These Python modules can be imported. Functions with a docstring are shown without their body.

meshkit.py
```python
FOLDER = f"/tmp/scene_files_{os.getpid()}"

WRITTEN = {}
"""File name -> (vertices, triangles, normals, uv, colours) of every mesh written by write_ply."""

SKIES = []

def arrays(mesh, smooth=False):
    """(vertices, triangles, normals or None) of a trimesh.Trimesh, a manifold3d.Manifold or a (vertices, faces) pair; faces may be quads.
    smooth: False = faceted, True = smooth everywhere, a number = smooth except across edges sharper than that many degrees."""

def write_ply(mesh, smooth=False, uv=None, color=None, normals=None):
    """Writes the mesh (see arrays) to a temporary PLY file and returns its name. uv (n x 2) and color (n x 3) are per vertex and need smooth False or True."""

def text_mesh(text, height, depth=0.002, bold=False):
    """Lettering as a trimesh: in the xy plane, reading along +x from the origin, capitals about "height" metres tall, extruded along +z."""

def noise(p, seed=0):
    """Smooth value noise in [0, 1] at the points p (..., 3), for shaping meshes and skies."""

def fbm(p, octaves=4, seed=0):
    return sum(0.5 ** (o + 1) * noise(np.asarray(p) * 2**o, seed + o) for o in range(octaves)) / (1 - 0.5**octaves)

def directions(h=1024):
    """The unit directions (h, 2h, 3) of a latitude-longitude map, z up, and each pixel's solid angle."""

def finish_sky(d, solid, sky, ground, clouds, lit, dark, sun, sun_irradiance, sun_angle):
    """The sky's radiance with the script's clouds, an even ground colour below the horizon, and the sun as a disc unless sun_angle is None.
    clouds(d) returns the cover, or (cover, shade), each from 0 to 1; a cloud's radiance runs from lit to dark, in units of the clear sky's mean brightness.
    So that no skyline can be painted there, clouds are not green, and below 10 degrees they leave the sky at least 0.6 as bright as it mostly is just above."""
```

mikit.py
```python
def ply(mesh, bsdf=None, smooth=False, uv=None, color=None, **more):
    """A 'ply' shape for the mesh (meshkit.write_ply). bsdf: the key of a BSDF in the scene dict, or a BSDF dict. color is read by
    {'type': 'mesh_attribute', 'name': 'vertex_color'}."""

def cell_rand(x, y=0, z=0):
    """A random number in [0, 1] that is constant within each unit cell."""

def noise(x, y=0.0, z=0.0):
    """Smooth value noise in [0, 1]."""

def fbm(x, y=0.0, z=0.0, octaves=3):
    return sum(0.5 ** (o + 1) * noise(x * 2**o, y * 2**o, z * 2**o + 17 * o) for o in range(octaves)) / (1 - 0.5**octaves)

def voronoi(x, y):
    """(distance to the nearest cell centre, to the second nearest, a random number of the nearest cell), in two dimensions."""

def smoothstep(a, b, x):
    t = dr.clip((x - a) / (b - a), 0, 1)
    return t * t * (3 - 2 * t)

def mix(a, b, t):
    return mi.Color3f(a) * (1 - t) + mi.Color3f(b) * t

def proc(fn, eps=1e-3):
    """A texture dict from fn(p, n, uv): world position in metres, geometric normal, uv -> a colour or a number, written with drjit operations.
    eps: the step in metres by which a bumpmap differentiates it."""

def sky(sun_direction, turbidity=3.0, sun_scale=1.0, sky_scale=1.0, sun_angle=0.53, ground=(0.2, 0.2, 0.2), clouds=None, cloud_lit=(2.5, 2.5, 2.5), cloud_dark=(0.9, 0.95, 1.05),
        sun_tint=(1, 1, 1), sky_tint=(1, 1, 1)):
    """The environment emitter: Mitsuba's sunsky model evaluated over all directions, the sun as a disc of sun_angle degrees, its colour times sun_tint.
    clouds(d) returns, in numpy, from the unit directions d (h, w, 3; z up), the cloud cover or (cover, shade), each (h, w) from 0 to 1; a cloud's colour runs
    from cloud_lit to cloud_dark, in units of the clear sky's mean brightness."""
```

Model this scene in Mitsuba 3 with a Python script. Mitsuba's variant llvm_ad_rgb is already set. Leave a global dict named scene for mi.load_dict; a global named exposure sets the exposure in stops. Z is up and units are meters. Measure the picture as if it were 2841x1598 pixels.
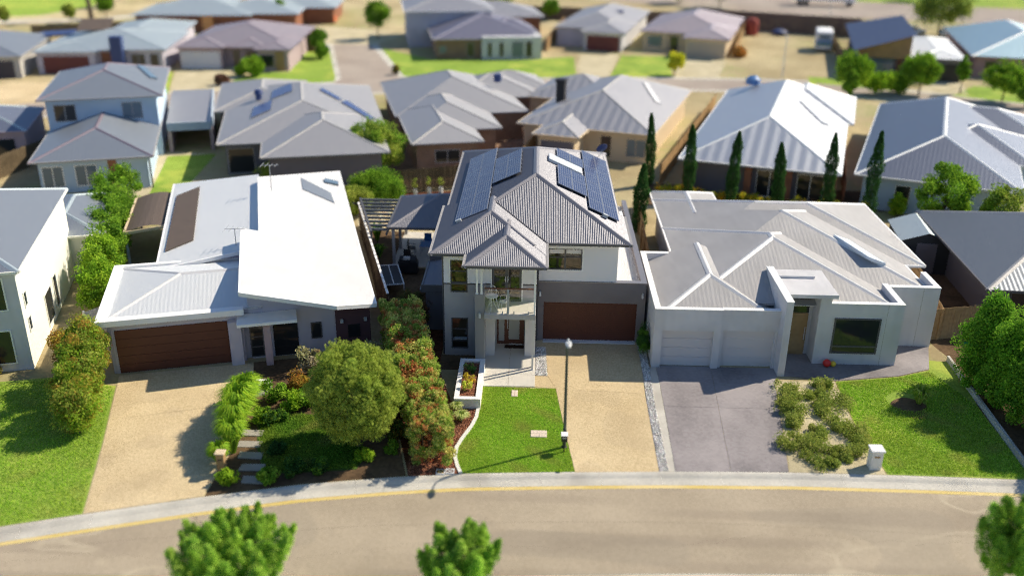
import math, numpy as np, trimesh, drjit as dr, mitsuba as mi, mikit, manifold3d as m3, shapely
from shapely.geometry import Polygon, LineString, Point, box as sbox
from shapely.ops import unary_union
from mikit import noise, fbm, voronoi, smoothstep, mix, proc

scene, labels, place = {}, {}, {}
scene['type'] = 'scene'
T = mi.ScalarTransform4f

# ---------------------------------------------------------------- camera, sky, exposure
EYE = np.array([0.0, 0.0, 22.3])
PITCH, ROLL, YAW = math.radians(23.5), math.radians(0.75), math.atan(69.5 / 2600 * math.cos(math.radians(23.5)))
FWD = np.array([-math.sin(YAW) * math.cos(PITCH), math.cos(YAW) * math.cos(PITCH), -math.sin(PITCH)])
RGT = np.cross(FWD, [0, 0, 1]); RGT /= np.linalg.norm(RGT)
DWN = np.cross(FWD, RGT)
UP = -(math.sin(ROLL) * RGT + math.cos(ROLL) * DWN)
scene['camera'] = {'type': 'thinlens', 'fov': 57.3, 'fov_axis': 'x', 'near_clip': 1.0, 'far_clip': 3000.0,
                   'aperture_radius': 0.2, 'focus_distance': 47.5,
                   'to_world': T().look_at(origin=EYE.tolist(), target=(EYE + FWD).tolist(), up=UP.tolist())}
SUN = (0.660, 0.336, 0.672)
scene['sky'] = mikit.sky(SUN, turbidity=3.0, sun_scale=1.0, sky_scale=.82, sun_angle=0.6, ground=(0.25, 0.22, 0.16), sun_tint=(.93, 1.0, 1.09), sky_tint=(.97, 1.0, 1.06))
exposure = 2.12

# ---------------------------------------------------------------- helpers
def numbered(k):
    if k not in used:
        used.add(k); return k
    i = 1
    while f'{k}_{i:03d}' in used: i += 1
    k = f'{k}_{i:03d}'; used.add(k); return k
used = set()

def tri(m):
    if isinstance(m, (tuple, list)):
        v, f = np.asarray(m[0], float), np.asarray(m[1], int)
        if f.shape[1] == 4: f = np.vstack([f[:, [0, 1, 2]], f[:, [0, 2, 3]]])
        return v, f
    if hasattr(m, 'to_mesh'):
        q = m.to_mesh(); return np.array(q.vert_properties[:, :3], float), np.array(q.tri_verts, int)
    return np.array(m.vertices, float), np.array(m.faces, int)

def cat(ms):
    vs, fs, o = [], [], 0
    for m in ms:
        v, f = tri(m); vs.append(v); fs.append(f + o); o += len(v)
    return np.vstack(vs), np.vstack(fs)

class Fr:
    """A local frame on the ground: origin and turn in degrees."""
    def __init__(s, x=0, y=0, rot=0):
        a = math.radians(rot); s.o = (x, y); s.c, s.s = math.cos(a), math.sin(a); s.rot = rot
    def __call__(s, m):
        v, f = tri(m); w = v.copy()
        w[:, 0] = s.o[0] + v[:, 0] * s.c - v[:, 1] * s.s
        w[:, 1] = s.o[1] + v[:, 0] * s.s + v[:, 1] * s.c
        return w, f
    def pt(s, x, y): return s.o[0] + x * s.c - y * s.s, s.o[1] + x * s.s + y * s.c
W0 = Fr()

def thing(name, label, cat_, group=None):
    k = numbered(name); labels[k] = {'label': label, 'category': cat_}
    if group: labels[k]['group'] = group
    return k

def put(key, mesh, mat, smooth=False, color=None):
    scene[key] = mikit.ply(tri(mesh), mat, smooth=smooth, color=color); return key

def part(parent, name, mesh, mat, label=None, smooth=False, color=None, stuff=False):
    k = numbered(parent + '__' + name)
    put(k, mesh, mat, smooth, color)
    if label: labels.setdefault(k, {})['label'] = label
    if stuff: labels.setdefault(k, {})['kind'] = 'stuff'
    return k

def sub(parent, name, label=None):
    k = numbered(parent + '__' + name)
    if label: labels[k] = {'label': label}
    return k

def single(name, mesh, mat, label, cat_, group=None, smooth=False, color=None):
    k = thing(name, label, cat_, group); put(k, mesh, mat, smooth, color); return k

def struct(name, mesh, mat, label, smooth=False, color=None):
    k = numbered(name); put(k, mesh, mat, smooth, color); labels[k] = {'label': label, 'kind': 'structure'}; return k

def stuff(name, mesh, mat, label, cat_, smooth=False, color=None):
    k = numbered(name); put(k, mesh, mat, smooth, color); labels[k] = {'label': label, 'category': cat_, 'kind': 'stuff'}; return k

def bx(x0, x1, y0, y1, z0, z1):
    v = np.array([[x, y, z] for z in (z0, z1) for y in (y0, y1) for x in (x0, x1)], float)
    f = [[0, 2, 3, 1], [4, 5, 7, 6], [0, 1, 5, 4], [2, 6, 7, 3], [0, 4, 6, 2], [1, 3, 7, 5]]
    return tri((v, f))

def cbx(x0, x1, y0, y1, z0, z1, b=0.012):
    """A box with chamfered edges."""
    p = [bx(x0 + b, x1 - b, y0 + b, y1 - b, z0, z1), bx(x0, x1, y0 + b, y1 - b, z0 + b, z1 - b), bx(x0 + b, x1 - b, y0, y1, z0 + b, z1 - b)]
    h = trimesh.convex.convex_hull(np.vstack([q[0] for q in p])); return np.array(h.vertices), np.array(h.faces)

def mbox(x0, x1, y0, y1, z0, z1): return m3.Manifold.cube([x1 - x0, y1 - y0, z1 - z0]).translate([x0, y0, z0])

def beam(p, q, w, h, up=(0, 0, 1)):
    p, q = np.array(p, float), np.array(q, float); d = q - p; d /= np.linalg.norm(d)
    s = np.cross(d, up); s /= np.linalg.norm(s); u = np.cross(s, d)
    v = np.array([e + a * s * w / 2 + b * u * h / 2 for e in (p, q) for a, b in ((-1, -1), (1, -1), (1, 1), (-1, 1))])
    f = [[0, 1, 2, 3], [7, 6, 5, 4], [0, 4, 5, 1], [1, 5, 6, 2], [2, 6, 7, 3], [3, 7, 4, 0]]
    return tri((v, f))

def tube(pts, r, n=8):
    pts = np.array(pts, float); r = np.broadcast_to(np.array(r, float), (len(pts),))
    vs, fs = [], []
    for i, p in enumerate(pts):
        d = pts[min(i + 1, len(pts) - 1)] - pts[max(i - 1, 0)]; d /= np.linalg.norm(d)
        a = np.cross(d, [0.31, 0.95, 0.05] if abs(d[2]) > 0.9 else [0, 0, 1]); a /= np.linalg.norm(a); b = np.cross(d, a)
        for k in range(n):
            t = 2 * math.pi * k / n; vs.append(p + r[i] * (math.cos(t) * a + math.sin(t) * b))
    for i in range(len(pts) - 1):
        for k in range(n):
            o, q = i * n, (k + 1) % n; fs += [[o + k, o + q, o + n + q], [o + k, o + n + q, o + n + k]]
    vs += [pts[0], pts[-1]]; c0, c1 = len(vs) - 2, len(vs) - 1; o = (len(pts) - 1) * n
    for k in range(n): fs += [[c0, (k + 1) % n, k], [c1, o + k, o + (k + 1) % n]]
    return np.array(vs), np.array(fs)

def lathe(prof, x=0, y=0, z=0, n=20):
    vs, fs = [], []
    for r, h in prof:
        for k in range(n):
            t = 2 * math.pi * k / n; vs.append([x + r * math.cos(t), y + r * math.sin(t), z + h])
    for i in range(len(prof) - 1):
        for k in range(n):
            o, q = i * n, (k + 1) % n; fs += [[o + k, o + q, o + n + q], [o + k, o + n + q, o + n + k]]
    return np.array(vs), np.array(fs)

def prism(poly, z0, z1):
    """Extrudes a shapely polygon (or several)."""
    out = []
    for g in (poly.geoms if hasattr(poly, 'geoms') else [poly]):
        if g.geom_type != 'Polygon' or g.area < 1e-5: continue
        m = trimesh.creation.extrude_polygon(g, z1 - z0); v = np.array(m.vertices); v[:, 2] += z0; out.append((v, np.array(m.faces)))
    return cat(out)

def sheet(poly, z):
    """A flat sheet, facing up."""
    out = []
    for g in (poly.geoms if hasattr(poly, 'geoms') else [poly]):
        if g.geom_type != 'Polygon' or g.area < 1e-5: continue
        v, f = trimesh.creation.triangulate_polygon(g, engine='earcut')
        v = np.c_[v, np.full(len(v), z)]; a, b, c = (v[f[:, i]] for i in range(3))
        flip = np.cross(b - a, c - a)[:, 2] < 0; f = np.array(f); f[flip] = f[flip][:, ::-1]; out.append((v, f))
    return cat(out)

def poly(*p): return Polygon(p)
def bumpy(mesh, amp, freq, seed=0):
    v, f = tri(mesh); rs = np.random.default_rng(seed); ph = rs.uniform(0, 6, (4, 3)); d = np.zeros_like(v)
    for k in range(4): d += np.sin(v[:, [1, 2, 0]] * freq * (1 + .6 * k) + ph[k]) / (1 + k)
    return v + amp * d, f

def corr(polys, pitch=0.12, amp=0.011, seg=5):
    """Corrugated sheets over convex planar polygons, the ribs running down the slope."""
    out = []
    for P in polys:
        P = np.array(P, float); n = np.zeros(3)
        for i in range(len(P)): n += np.cross(P[i], P[(i + 1) % len(P)])
        n /= np.linalg.norm(n); n = n if n[2] > 0 else -n
        u = np.cross([0, 0, 1], n); u /= np.linalg.norm(u); w = np.cross(n, u)
        a, b = P @ u, P @ w; h = P[0] @ n; st = pitch / seg
        ss = np.unique(np.clip(np.r_[a.min(), np.arange(math.ceil(a.min() / st), math.floor(a.max() / st) + 1) * st, a.max()], a.min() + 1e-5, a.max() - 1e-5))
        v = []
        for s in ss:
            hit = []
            for i in range(len(P)):
                a0, a1, b0, b1 = a[i], a[(i + 1) % len(P)], b[i], b[(i + 1) % len(P)]
                if (a0 - s) * (a1 - s) <= 0 and abs(a1 - a0) > 1e-9: hit.append(b0 + (b1 - b0) * (s - a0) / (a1 - a0))
            o = amp * math.cos(2 * math.pi * s / pitch) + h
            v += [u * s + w * min(hit) + n * o, u * s + w * max(hit) + n * o]
        k = np.arange(len(ss) - 1) * 2
        out.append((np.array(v), np.r_[np.c_[k, k + 2, k + 3], np.c_[k, k + 3, k + 1]]))
    return cat(out)

def ridge(p, q, w=0.32, drop=0.07, h=0.035):
    """A folded capping strip along a ridge or hip."""
    p, q = np.array(p, float), np.array(q, float); d = (q - p) / np.linalg.norm(q - p)
    s = np.cross(d, [0, 0, 1]); s /= np.linalg.norm(s); u = np.cross(s, d)
    c = [(-w / 2, -drop), (-w / 2, -drop + h), (-.03, h + .012), (.03, h + .012), (w / 2, -drop + h), (w / 2, -drop)]
    v = [e + s * a + u * b for e in (p - d * .02, q + d * .02) for a, b in c]; n = len(c)
    f = [[i, (i + 1) % n, n + (i + 1) % n, n + i] for i in range(n)]; f += [[0, 1, 4, 5], [1, 2, 3, 4], [n + 5, n + 4, n + 1, n], [n + 4, n + 3, n + 2, n + 1]]
    return tri((np.array(v), f))

# ---------------------------------------------------------------- materials
def mat(name, c, rough=0.6, spec=0.4, metal=0.0, **k):
    c = c if isinstance(c, dict) else {'type': 'rgb', 'value': list(c)}
    scene[name] = {'type': 'twosided', 'b': {'type': 'principled', 'base_color': c, 'roughness': rough, 'specular': spec, 'metallic': metal, **k}}
    return name

def speck(a, b, f1, f2, k=0.5, c=None, fc=0.3):
    """Two tones mottled at two scales, and a third in broad patches."""
    def fn(p, n, uv):
        q = fbm(p.x * f1, p.y * f1, p.z * f1); t = noise(p.x * f2, p.y * f2, p.z * f2)
        col = mix(a, b, dr.clip((q - .5) * 1.6 + .5 + (t - .5) * k, 0, 1))
        if c is not None: col = mix(col, c, smoothstep(.5, .72, fbm(p.x * fc + 9, p.y * fc + 3, 0)) * .7)
        return col
    return proc(fn)

def f_road(p, n, uv):
    q = fbm(p.x * .35, p.y * .5, 0); g = noise(p.x * 14, p.y * 14, 0)
    col = mix((.315, .265, .195), (.41, .35, .262), dr.clip(q * 1.3 - .1 + (g - .5) * .6 + (noise(p.x * 42, p.y * 42, 0) - .5) * .5, 0, 1))
    w = p.x * .05 + fbm(p.x * .12, p.y * .12, 4) * 2.2
    crack = 1 - smoothstep(0, .012, dr.abs(p.y - 27.6 - p.x * .1 + dr.sin(p.x * .5) * .35 + noise(p.x * 2, 3, 0) * .3 + w * .3 - .6))
    pale = (1 - smoothstep(.004, .03, dr.abs(fbm(p.x * .23 + 3, p.y * .4, 7) - .5))) * smoothstep(.5, .62, noise(p.x * .17 + 5, p.y * .3, 1)) * (.5 + noise(p.x * 5, p.y * 5, 2) * .6)
    patch = smoothstep(.58, .62, noise(p.x * .21 + 8, p.y * .5, 3)) * .22
    tyre = smoothstep(.5, .8, noise(p.x * .12, p.y * 1.3, 2)) * .25
    col = mix(col, (.19, .15, .12), dr.clip(crack * .8 + tyre + .5 * (1 - smoothstep(0, .03, dr.abs(p.y - 29.3 - p.x * .06 + p.x * p.x * .004 + noise(p.x * .7, 2, 1) * .12))), 0, 1))
    return mix(mix(col, (.24, .215, .175), patch), (.52, .46, .34), pale * .5)
mat('m_road', proc(f_road), .85, .25)
mat('m_far_road', speck((.30, .25, .21), (.37, .32, .27), .2, 6), .85, .25)
mat('m_kerb', speck((.45, .435, .39), (.58, .56, .50), .8, 18, .6, (.36, .34, .30), .5), .8, .3)
mat('m_yellow', speck((.56, .43, .14), (.64, .52, .25), 1.2, 14, .6), .7, .3)

def f_ground(p, n, uv):
    q = fbm(p.x * .13, p.y * .13, 0); s = fbm(p.x * 1.1, p.y * 1.1, 3); g = noise(p.x * 9, p.y * 9, 0)
    col = mix((.31, .25, .14), (.50, .43, .26), dr.clip(q * 1.4 - .25 + (s - .5) * .6 + (g - .5) * .3, 0, 1))
    return mix(col, (.25, .28, .10), smoothstep(.48, .70, fbm(p.x * .09 + 11, p.y * .09, 0)) * .55 * smoothstep(.3, .7, s))
mat('m_ground', proc(f_ground), .95, .1)

def f_lawn(p, n, uv):
    q = fbm(p.x * .5, p.y * .5, 0); g = noise(p.x * 11, p.y * 11, 0); s = noise(p.x * 2.3, p.y * 2.3, 5)
    col = mix((.16, .26, .035), (.29, .40, .07), dr.clip(q * .9 + (g - .5) * .7 + (s - .5) * .3, 0, 1))
    return mix(col, (.42, .46, .09), smoothstep(.52, .75, fbm(p.x * .33 + 4, p.y * .33 + 8, 0)) * .6)
mat('m_lawn', proc(f_lawn), .9, .15)

def f_drive(p, n, uv):
    q = fbm(p.x * .45, p.y * .45, 0); v = voronoi(p.x * 22, p.y * 22)
    st = smoothstep(.62, .74, noise(p.x * .8 + 2, p.y * .8, 4)) * .18
    col = mix((.44, .34, .19), (.66, .54, .34), dr.clip(v[2] * .75 + (q - .5) * .9 + .1, 0, 1))
    return mix(col, (.32, .25, .16), st)
mat('m_drive', proc(f_drive), .8, .3)
def f_stamped(p, n, uv):
    q = fbm(p.x * .5, p.y * .28, 0); g = noise(p.x * 10, p.y * 10, 0)
    return mix((.12, .11, .118), (.315, .29, .295), dr.clip(q * 1.5 - .25 + (g - .5) * .25, 0, 1))
mat('m_stamped', proc(f_stamped), .7, .3)
mat('m_mulch', speck((.05, .018, .010), (.135, .055, .03), 4, 30, .9), .95, .1)
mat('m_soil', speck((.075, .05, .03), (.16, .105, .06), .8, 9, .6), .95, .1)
mat('m_sand', speck((.40, .35, .22), (.54, .48, .33), .8, 16, .8), .9, .2)
mat('m_timber', speck((.28, .175, .085), (.42, .28, .14), .7, 7, .5), .8, .2)
mat('m_oldtimber', speck((.10, .075, .045), (.19, .145, .09), .9, 8, .6), .9, .15)
mat('m_render', speck((.37, .355, .37), (.42, .405, .415), 1.2, 25, .3), .8, .3)
mat('m_darkrender', speck((.175, .155, .16), (.21, .19, .195), .9, 25, .35), .8, .3)
mat('m_brick', speck((.20, .085, .05), (.30, .145, .09), 1.2, 11, .8), .9, .2)
mat('m_brownbrick', speck((.20, .13, .09), (.30, .20, .14), 1.2, 11, .8), .9, .2)
mat('m_vc', {'type': 'mesh_attribute', 'name': 'vertex_color'}, .7, .25)
scene['m_leaf'] = {'type': 'principledthin', 'base_color': {'type': 'mesh_attribute', 'name': 'vertex_color'}, 'roughness': .55, 'diff_trans': .7, 'spec_trans': 0.0}
for nm, c, r, s in [('boards', (.74, .725, .735), .55, .4), ('white', (.80, .80, .79), .45, .45), ('nib', (.60, .585, .575), .7, .3), ('pillar', (.26, .255, .26), .75, .3),
                    ('trim', (.085, .085, .095), .45, .4), ('black', (.02, .02, .022), .5, .4), ('tile', (.56, .535, .48), .6, .35), ('planter', (.66, .655, .62), .7, .3),
                    ('redwood', (.105, .034, .022), .5, .35), ('mahogany', (.13, .045, .025), .4, .45), ('steel', (.33, .34, .36), .35, .5), ('galv', (.62, .64, .66), .35, .5),
                    ('cream', (.60, .52, .38), .8, .3), ('greyblue', (.36, .42, .50), .75, .3), ('bluewall', (.40, .51, .64), .75, .3), ('mauve', (.40, .31, .33), .8, .3),
                    ('darkwall', (.15, .145, .165), .8, .3), ('greywall', (.42, .41, .39), .8, .3), ('creamwhite', (.76, .76, .68), .75, .3), ('pink', (.38, .25, .24), .85, .2), ('plaster', (.62, .50, .34), .8, .3), ('navy', (.035, .06, .17), .5, .4),
                    ('collector', (.115, .09, .075), .7, .3), ('tankred', (.30, .065, .05), .7, .3), ('blue', (.02, .17, .55), .5, .4), ('red', (.62, .03, .025), .4, .5),
                    ('green', (.03, .42, .16), .5, .4), ('amber', (.72, .52, .05), .5, .4), ('blind', (.70, .70, .70), .8, .2), ('inside', (.035, .03, .024), .9, .1), ('gutter', (.30, .29, .285), .5, .4), ('oldtimber2', (.085, .065, .04), .9, .15), ('orange', (.66, .16, .05), .6, .3)]:
    mat('m_' + nm, c, r, s)
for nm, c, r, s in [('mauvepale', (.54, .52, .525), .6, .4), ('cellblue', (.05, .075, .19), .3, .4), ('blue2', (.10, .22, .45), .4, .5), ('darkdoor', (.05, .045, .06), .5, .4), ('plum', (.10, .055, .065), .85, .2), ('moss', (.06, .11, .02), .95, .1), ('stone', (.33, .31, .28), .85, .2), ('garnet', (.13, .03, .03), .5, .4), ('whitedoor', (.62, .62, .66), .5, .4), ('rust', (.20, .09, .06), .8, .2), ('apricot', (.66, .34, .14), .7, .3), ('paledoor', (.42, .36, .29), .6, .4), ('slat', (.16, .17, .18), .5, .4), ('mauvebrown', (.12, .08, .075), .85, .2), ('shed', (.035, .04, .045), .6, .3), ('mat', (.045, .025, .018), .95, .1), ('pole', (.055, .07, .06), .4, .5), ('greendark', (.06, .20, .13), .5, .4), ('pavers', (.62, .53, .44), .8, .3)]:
    mat('m_' + nm, c, r, s)
for nm, c in [('mauvecap', (.33, .27, .31)), ('navymid', (.095, .125, .22)), ('mauveslate', (.255, .25, .32))]: mat('m_' + nm, c, .5, .5, .7)
# painted steel roofing
for nm, c, r in [('roof', (.225, .232, .265), .5), ('zinc', (.20, .225, .29), .36), ('sealskin', (.58, .61, .66), .40), ('cap', (.27, .265, .29), .4), ('midgrey', (.42, .42, .445), .42), ('bluegrey', (.31, .345, .39), .42), ('paleroof', (.66, .685, .70), .42), ('mist', (.50, .58, .61), .45), ('mauveroof', (.40, .355, .39), .5), ('skyroof', (.34, .50, .60), .42),
                 ('navyroof', (.20, .23, .31), .45), ('dunegrey', (.46, .455, .465), .45), ('deepgrey', (.20, .225, .26), .45)]:
    mat('m_' + nm, c, r + .06, .5, {'whiteroof': .1, 'paleroof': .2, 'roof': .8, 'shale': .08, 'zinc': .85, 'sealskin': .8}.get(nm, .6))
def weathered(c, k, fx=.7, fz=.15):
    # rain-washed dirt: broad patches and long streaks down the fall of the surface
    lo, hi = [float(x * (1 - k)) for x in c], [float(x * (1 + k * .5)) for x in c]
    def fn(p, n, uv):
        q = fbm(p.x * fx, p.y * fx, p.z * fx); s = noise(p.x * 4.5, p.y * fz * 6 + p.x, p.z * fz * 4); g = noise(p.x * 16, p.y * 16, p.z * 16)
        return mix(lo, hi, dr.clip(q * 1.1 + (s - .5) * .5 + (g - .5) * .15, 0, 1))
    return proc(fn)
mat('m_rendwhite', weathered((.56, .56, .575), .16), .75, .3); mat('m_violet', weathered((.47, .45, .52), .14), .75, .3)
mat('m_whiteroof', weathered((.63, .635, .64), .05), .48, .45, .1); mat('m_shale', weathered((.375, .37, .37), .13), .55, .45, .08)
mat('m_glass', (.018, .022, .026), .06, .6)
mat('m_skyglass', (.10, .15, .20), .08, .6)
mat('m_skylight', (.62, .68, .74), .12, .6)
mat('m_cell', (.012, .02, .085), .25, .35)
mat('m_cellgap', (.15, .17, .23), .35, .45)
mat('m_lens', (.42, .44, .45), .35, .5)
scene['m_pane'] = {'type': 'thindielectric', 'int_ior': 1.5}
scene['m_frost'] = {'type': 'twosided', 'b': {'type': 'principled', 'base_color': {'type': 'rgb', 'value': [.42, .42, .40]}, 'roughness': .35, 'specular': .5}}

# ---------------------------------------------------------------- the setting
KB = LineString([(-70, 8.5), (-40, 20.6), (-28, 25.0), (-19.61, 27.9), (-16.5, 28.9), (-12.8, 30.05), (-9.1, 31.05), (-5.5, 31.72), (-2.8, 32.1), (1.9, 32.45), (5.4, 32.66), (10.8, 32.83), (15.5, 32.82), (20, 32.75), (30, 32.4), (60, 30.5)])
def strip(line, a, b):
    p, q = line.offset_curve(-a) if a else line, line.offset_curve(-b)
    return Polygon(list(p.coords) + list(q.coords)[::-1]).buffer(0)
road_all = strip(KB, 0.0, 6.75)
BIG = sbox(-500, -200, 500, 900)
struct('ground', sheet(BIG.difference(road_all), 0.0), 'm_ground', 'dry grass and bare earth between the houses')
struct('road', sheet(strip(KB, 0.7, 6.1), -0.13), 'm_road', 'curved tan asphalt street along the bottom of the photo')
def kerb_line(line, prof, label, step=2.45, gap=.004):
    k = numbered('kerb'); labels[k] = {'label': label, 'kind': 'structure'}; offs = [(line.offset_curve(-o) if o else line, z) for o, z in prof]; n = int(line.length / step)
    for i in range(n):
        t = [(i + q) / n + (gap / line.length if q == 0 else -gap / line.length if q == 1 else 0) for q in (0, .5, 1)]; v = []
        for x in t:
            for l, z in offs: c = l.interpolate(x, normalized=True); v.append((c.x, c.y, z))
        m = len(offs); f = [[r * m + j, r * m + j + 1, (r + 1) * m + j + 1, (r + 1) * m + j] for r in range(2) for j in range(m - 1)]
        part(k, 'segment', tri((np.array(v), f)), 'm_kerb')
kerb_line(KB, [(0, -.2), (0, .014), (.14, .012), (.24, -.02), (.36, -.085), (.5, -.108), (.78, -.118), (.78, -.2)], 'pale concrete kerb and gutter along the front gardens')
struct('road_edge_line', prism(strip(KB, 0.77, 1.0), -0.2, -0.124), 'm_yellow', 'ochre yellow line where the gutter meets the street')
kerb_line(KB.offset_curve(-6.1), [(0, -.2), (0, -.118), (.3, -.11), (.42, -.03), (.52, .012), (.65, .014), (.65, -.2)], 'pale kerb on the near side of the street')
struct('verge', sheet(strip(KB, 6.75, 16), 0.006), 'm_lawn', 'grass verge on the near side of the street')

NE = LineString([(-100, 77), (-75, 88), (-55, 96.6), (-41, 103.3), (-36, 105), (-27, 109.6), (-20, 112.4), (-14.7, 114), (1, 115.4), (16, 117.2), (28, 117.1), (35, 116.5), (42, 113.2), (49, 108.9), (55, 105.2), (62, 100), (80, 82), (100, 60)])
side = poly((-30.1, 139), (-23.8, 113.5), (-24.5, 110), (-13.5, 112), (-17.1, 115.4), (-24.5, 139))
back_road = unary_union([strip(NE, 0, 6.4), side])
struct('back_road', sheet(back_road, 0.006), 'm_far_road', 'grey asphalt street behind the second row of houses')
struct('footpath', sheet(back_road.buffer(1.0).difference(back_road), 0.004), 'm_kerb', 'pale concrete edge of the back street')
struct('concrete_turning_area', sheet(poly((-31.0, 139), (-24, 139), (-22.5, 143), (-20, 151), (-27, 154), (-38, 157), (-47, 160), (-47, 155), (-36, 150), (-33, 144)), 0.008), 'm_sand', 'pale concrete turning area at the end of the side street')
ART = poly((-5, 212), (33, 187.5), (55, 178.5), (85, 172.5), (130, 160), (160, 185), (100, 193), (67, 204), (30, 225))
struct('main_road', sheet(ART, 0.006), 'm_far_road', 'wide grey road across the top right of the photo')
struct('field', sheet(poly((82, 199), (110, 194), (190, 178), (260, 260), (60, 260), (60, 207)), 0.006), 'm_lawn', 'bright green grass beyond the wide road')
struct('grass_bank', sheet(poly((-135, 150), (-96, 158), (-86, 164), (-82, 176), (-90, 200), (-150, 215)), 0.006), 'm_lawn', 'green grass slope in the top left corner')
struct('footpath', sheet(LineString([(-110, 146), (-84, 157), (-74, 160), (-62, 175), (-50, 200)]).buffer(1.6), 0.008), 'm_kerb', 'pale path across the dry field behind the far houses')

def slab(name, p, m, label, z=0.02): return struct(name, prism(p, -0.06, z), m, label)
# the main house's front garden
J = lambda p, *cuts: p.difference(unary_union([LineString(c).buffer(0.007) for c in cuts]))
slab('driveway', J(poly((.2, 44.45), (5.5, 44.45), (5.52, 41.8), (5.42, 38.6), (5.37, 32.62), (1.9, 32.42), (1.55, 35.6), (1.2, 39.3), (.19, 39.4), (.19, 40.5), (.82, 40.5), (.72, 43.6), (.2, 43.6)), [(.1, 39.35), (5.6, 39.0)], [(.82, 40.5), (1.2, 39.3)], [(1.2, 39.3), (1.2, 39.2)]), 'm_drive', 'tan exposed aggregate driveway of the grey two-storey house')
slab('porch_floor', J(poly((-2.3, 39.33), (.19, 39.4), (.19, 44), (-2.4, 44), (-2.4, 42.5), (-2.3, 41.2)), [(-2.4, 40.5), (.2, 40.55)], [(-1.1, 39), (-1.1, 44)]), 'm_tile', 'pale tiled porch floor of the grey two-storey house', .05)
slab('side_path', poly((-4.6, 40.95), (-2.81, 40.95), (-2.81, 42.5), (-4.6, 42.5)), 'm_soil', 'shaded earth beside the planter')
EDGE = LineString([(-2.40, 37.22), (-2.43, 36.5), (-2.6, 35.7), (-2.92, 34.75), (-3.12, 34.0), (-3.12, 33.25), (-2.97, 32.6), (-2.80, 32.12)])
lawn_p = Polygon(list(EDGE.coords) + [(1.88, 32.45), (1.53, 35.6), (1.18, 39.28), (-2.28, 39.31), (-2.28, 37.22)])
pav = [sbox(-.91, 38.42, -.61, 39.02), sbox(.04, 34.95, .75, 35.47)]
struct('lawn', sheet(lawn_p, 0.006), 'm_lawn', 'mown front lawn of the grey two-storey house')
bed_p = Polygon(list(EDGE.coords) + [(-4.9, 31.8), (-6.0, 36), (-7.6, 43), (-7.9, 47), (-4.6, 47), (-4.6, 41), (-3.5, 37.22)])
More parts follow.
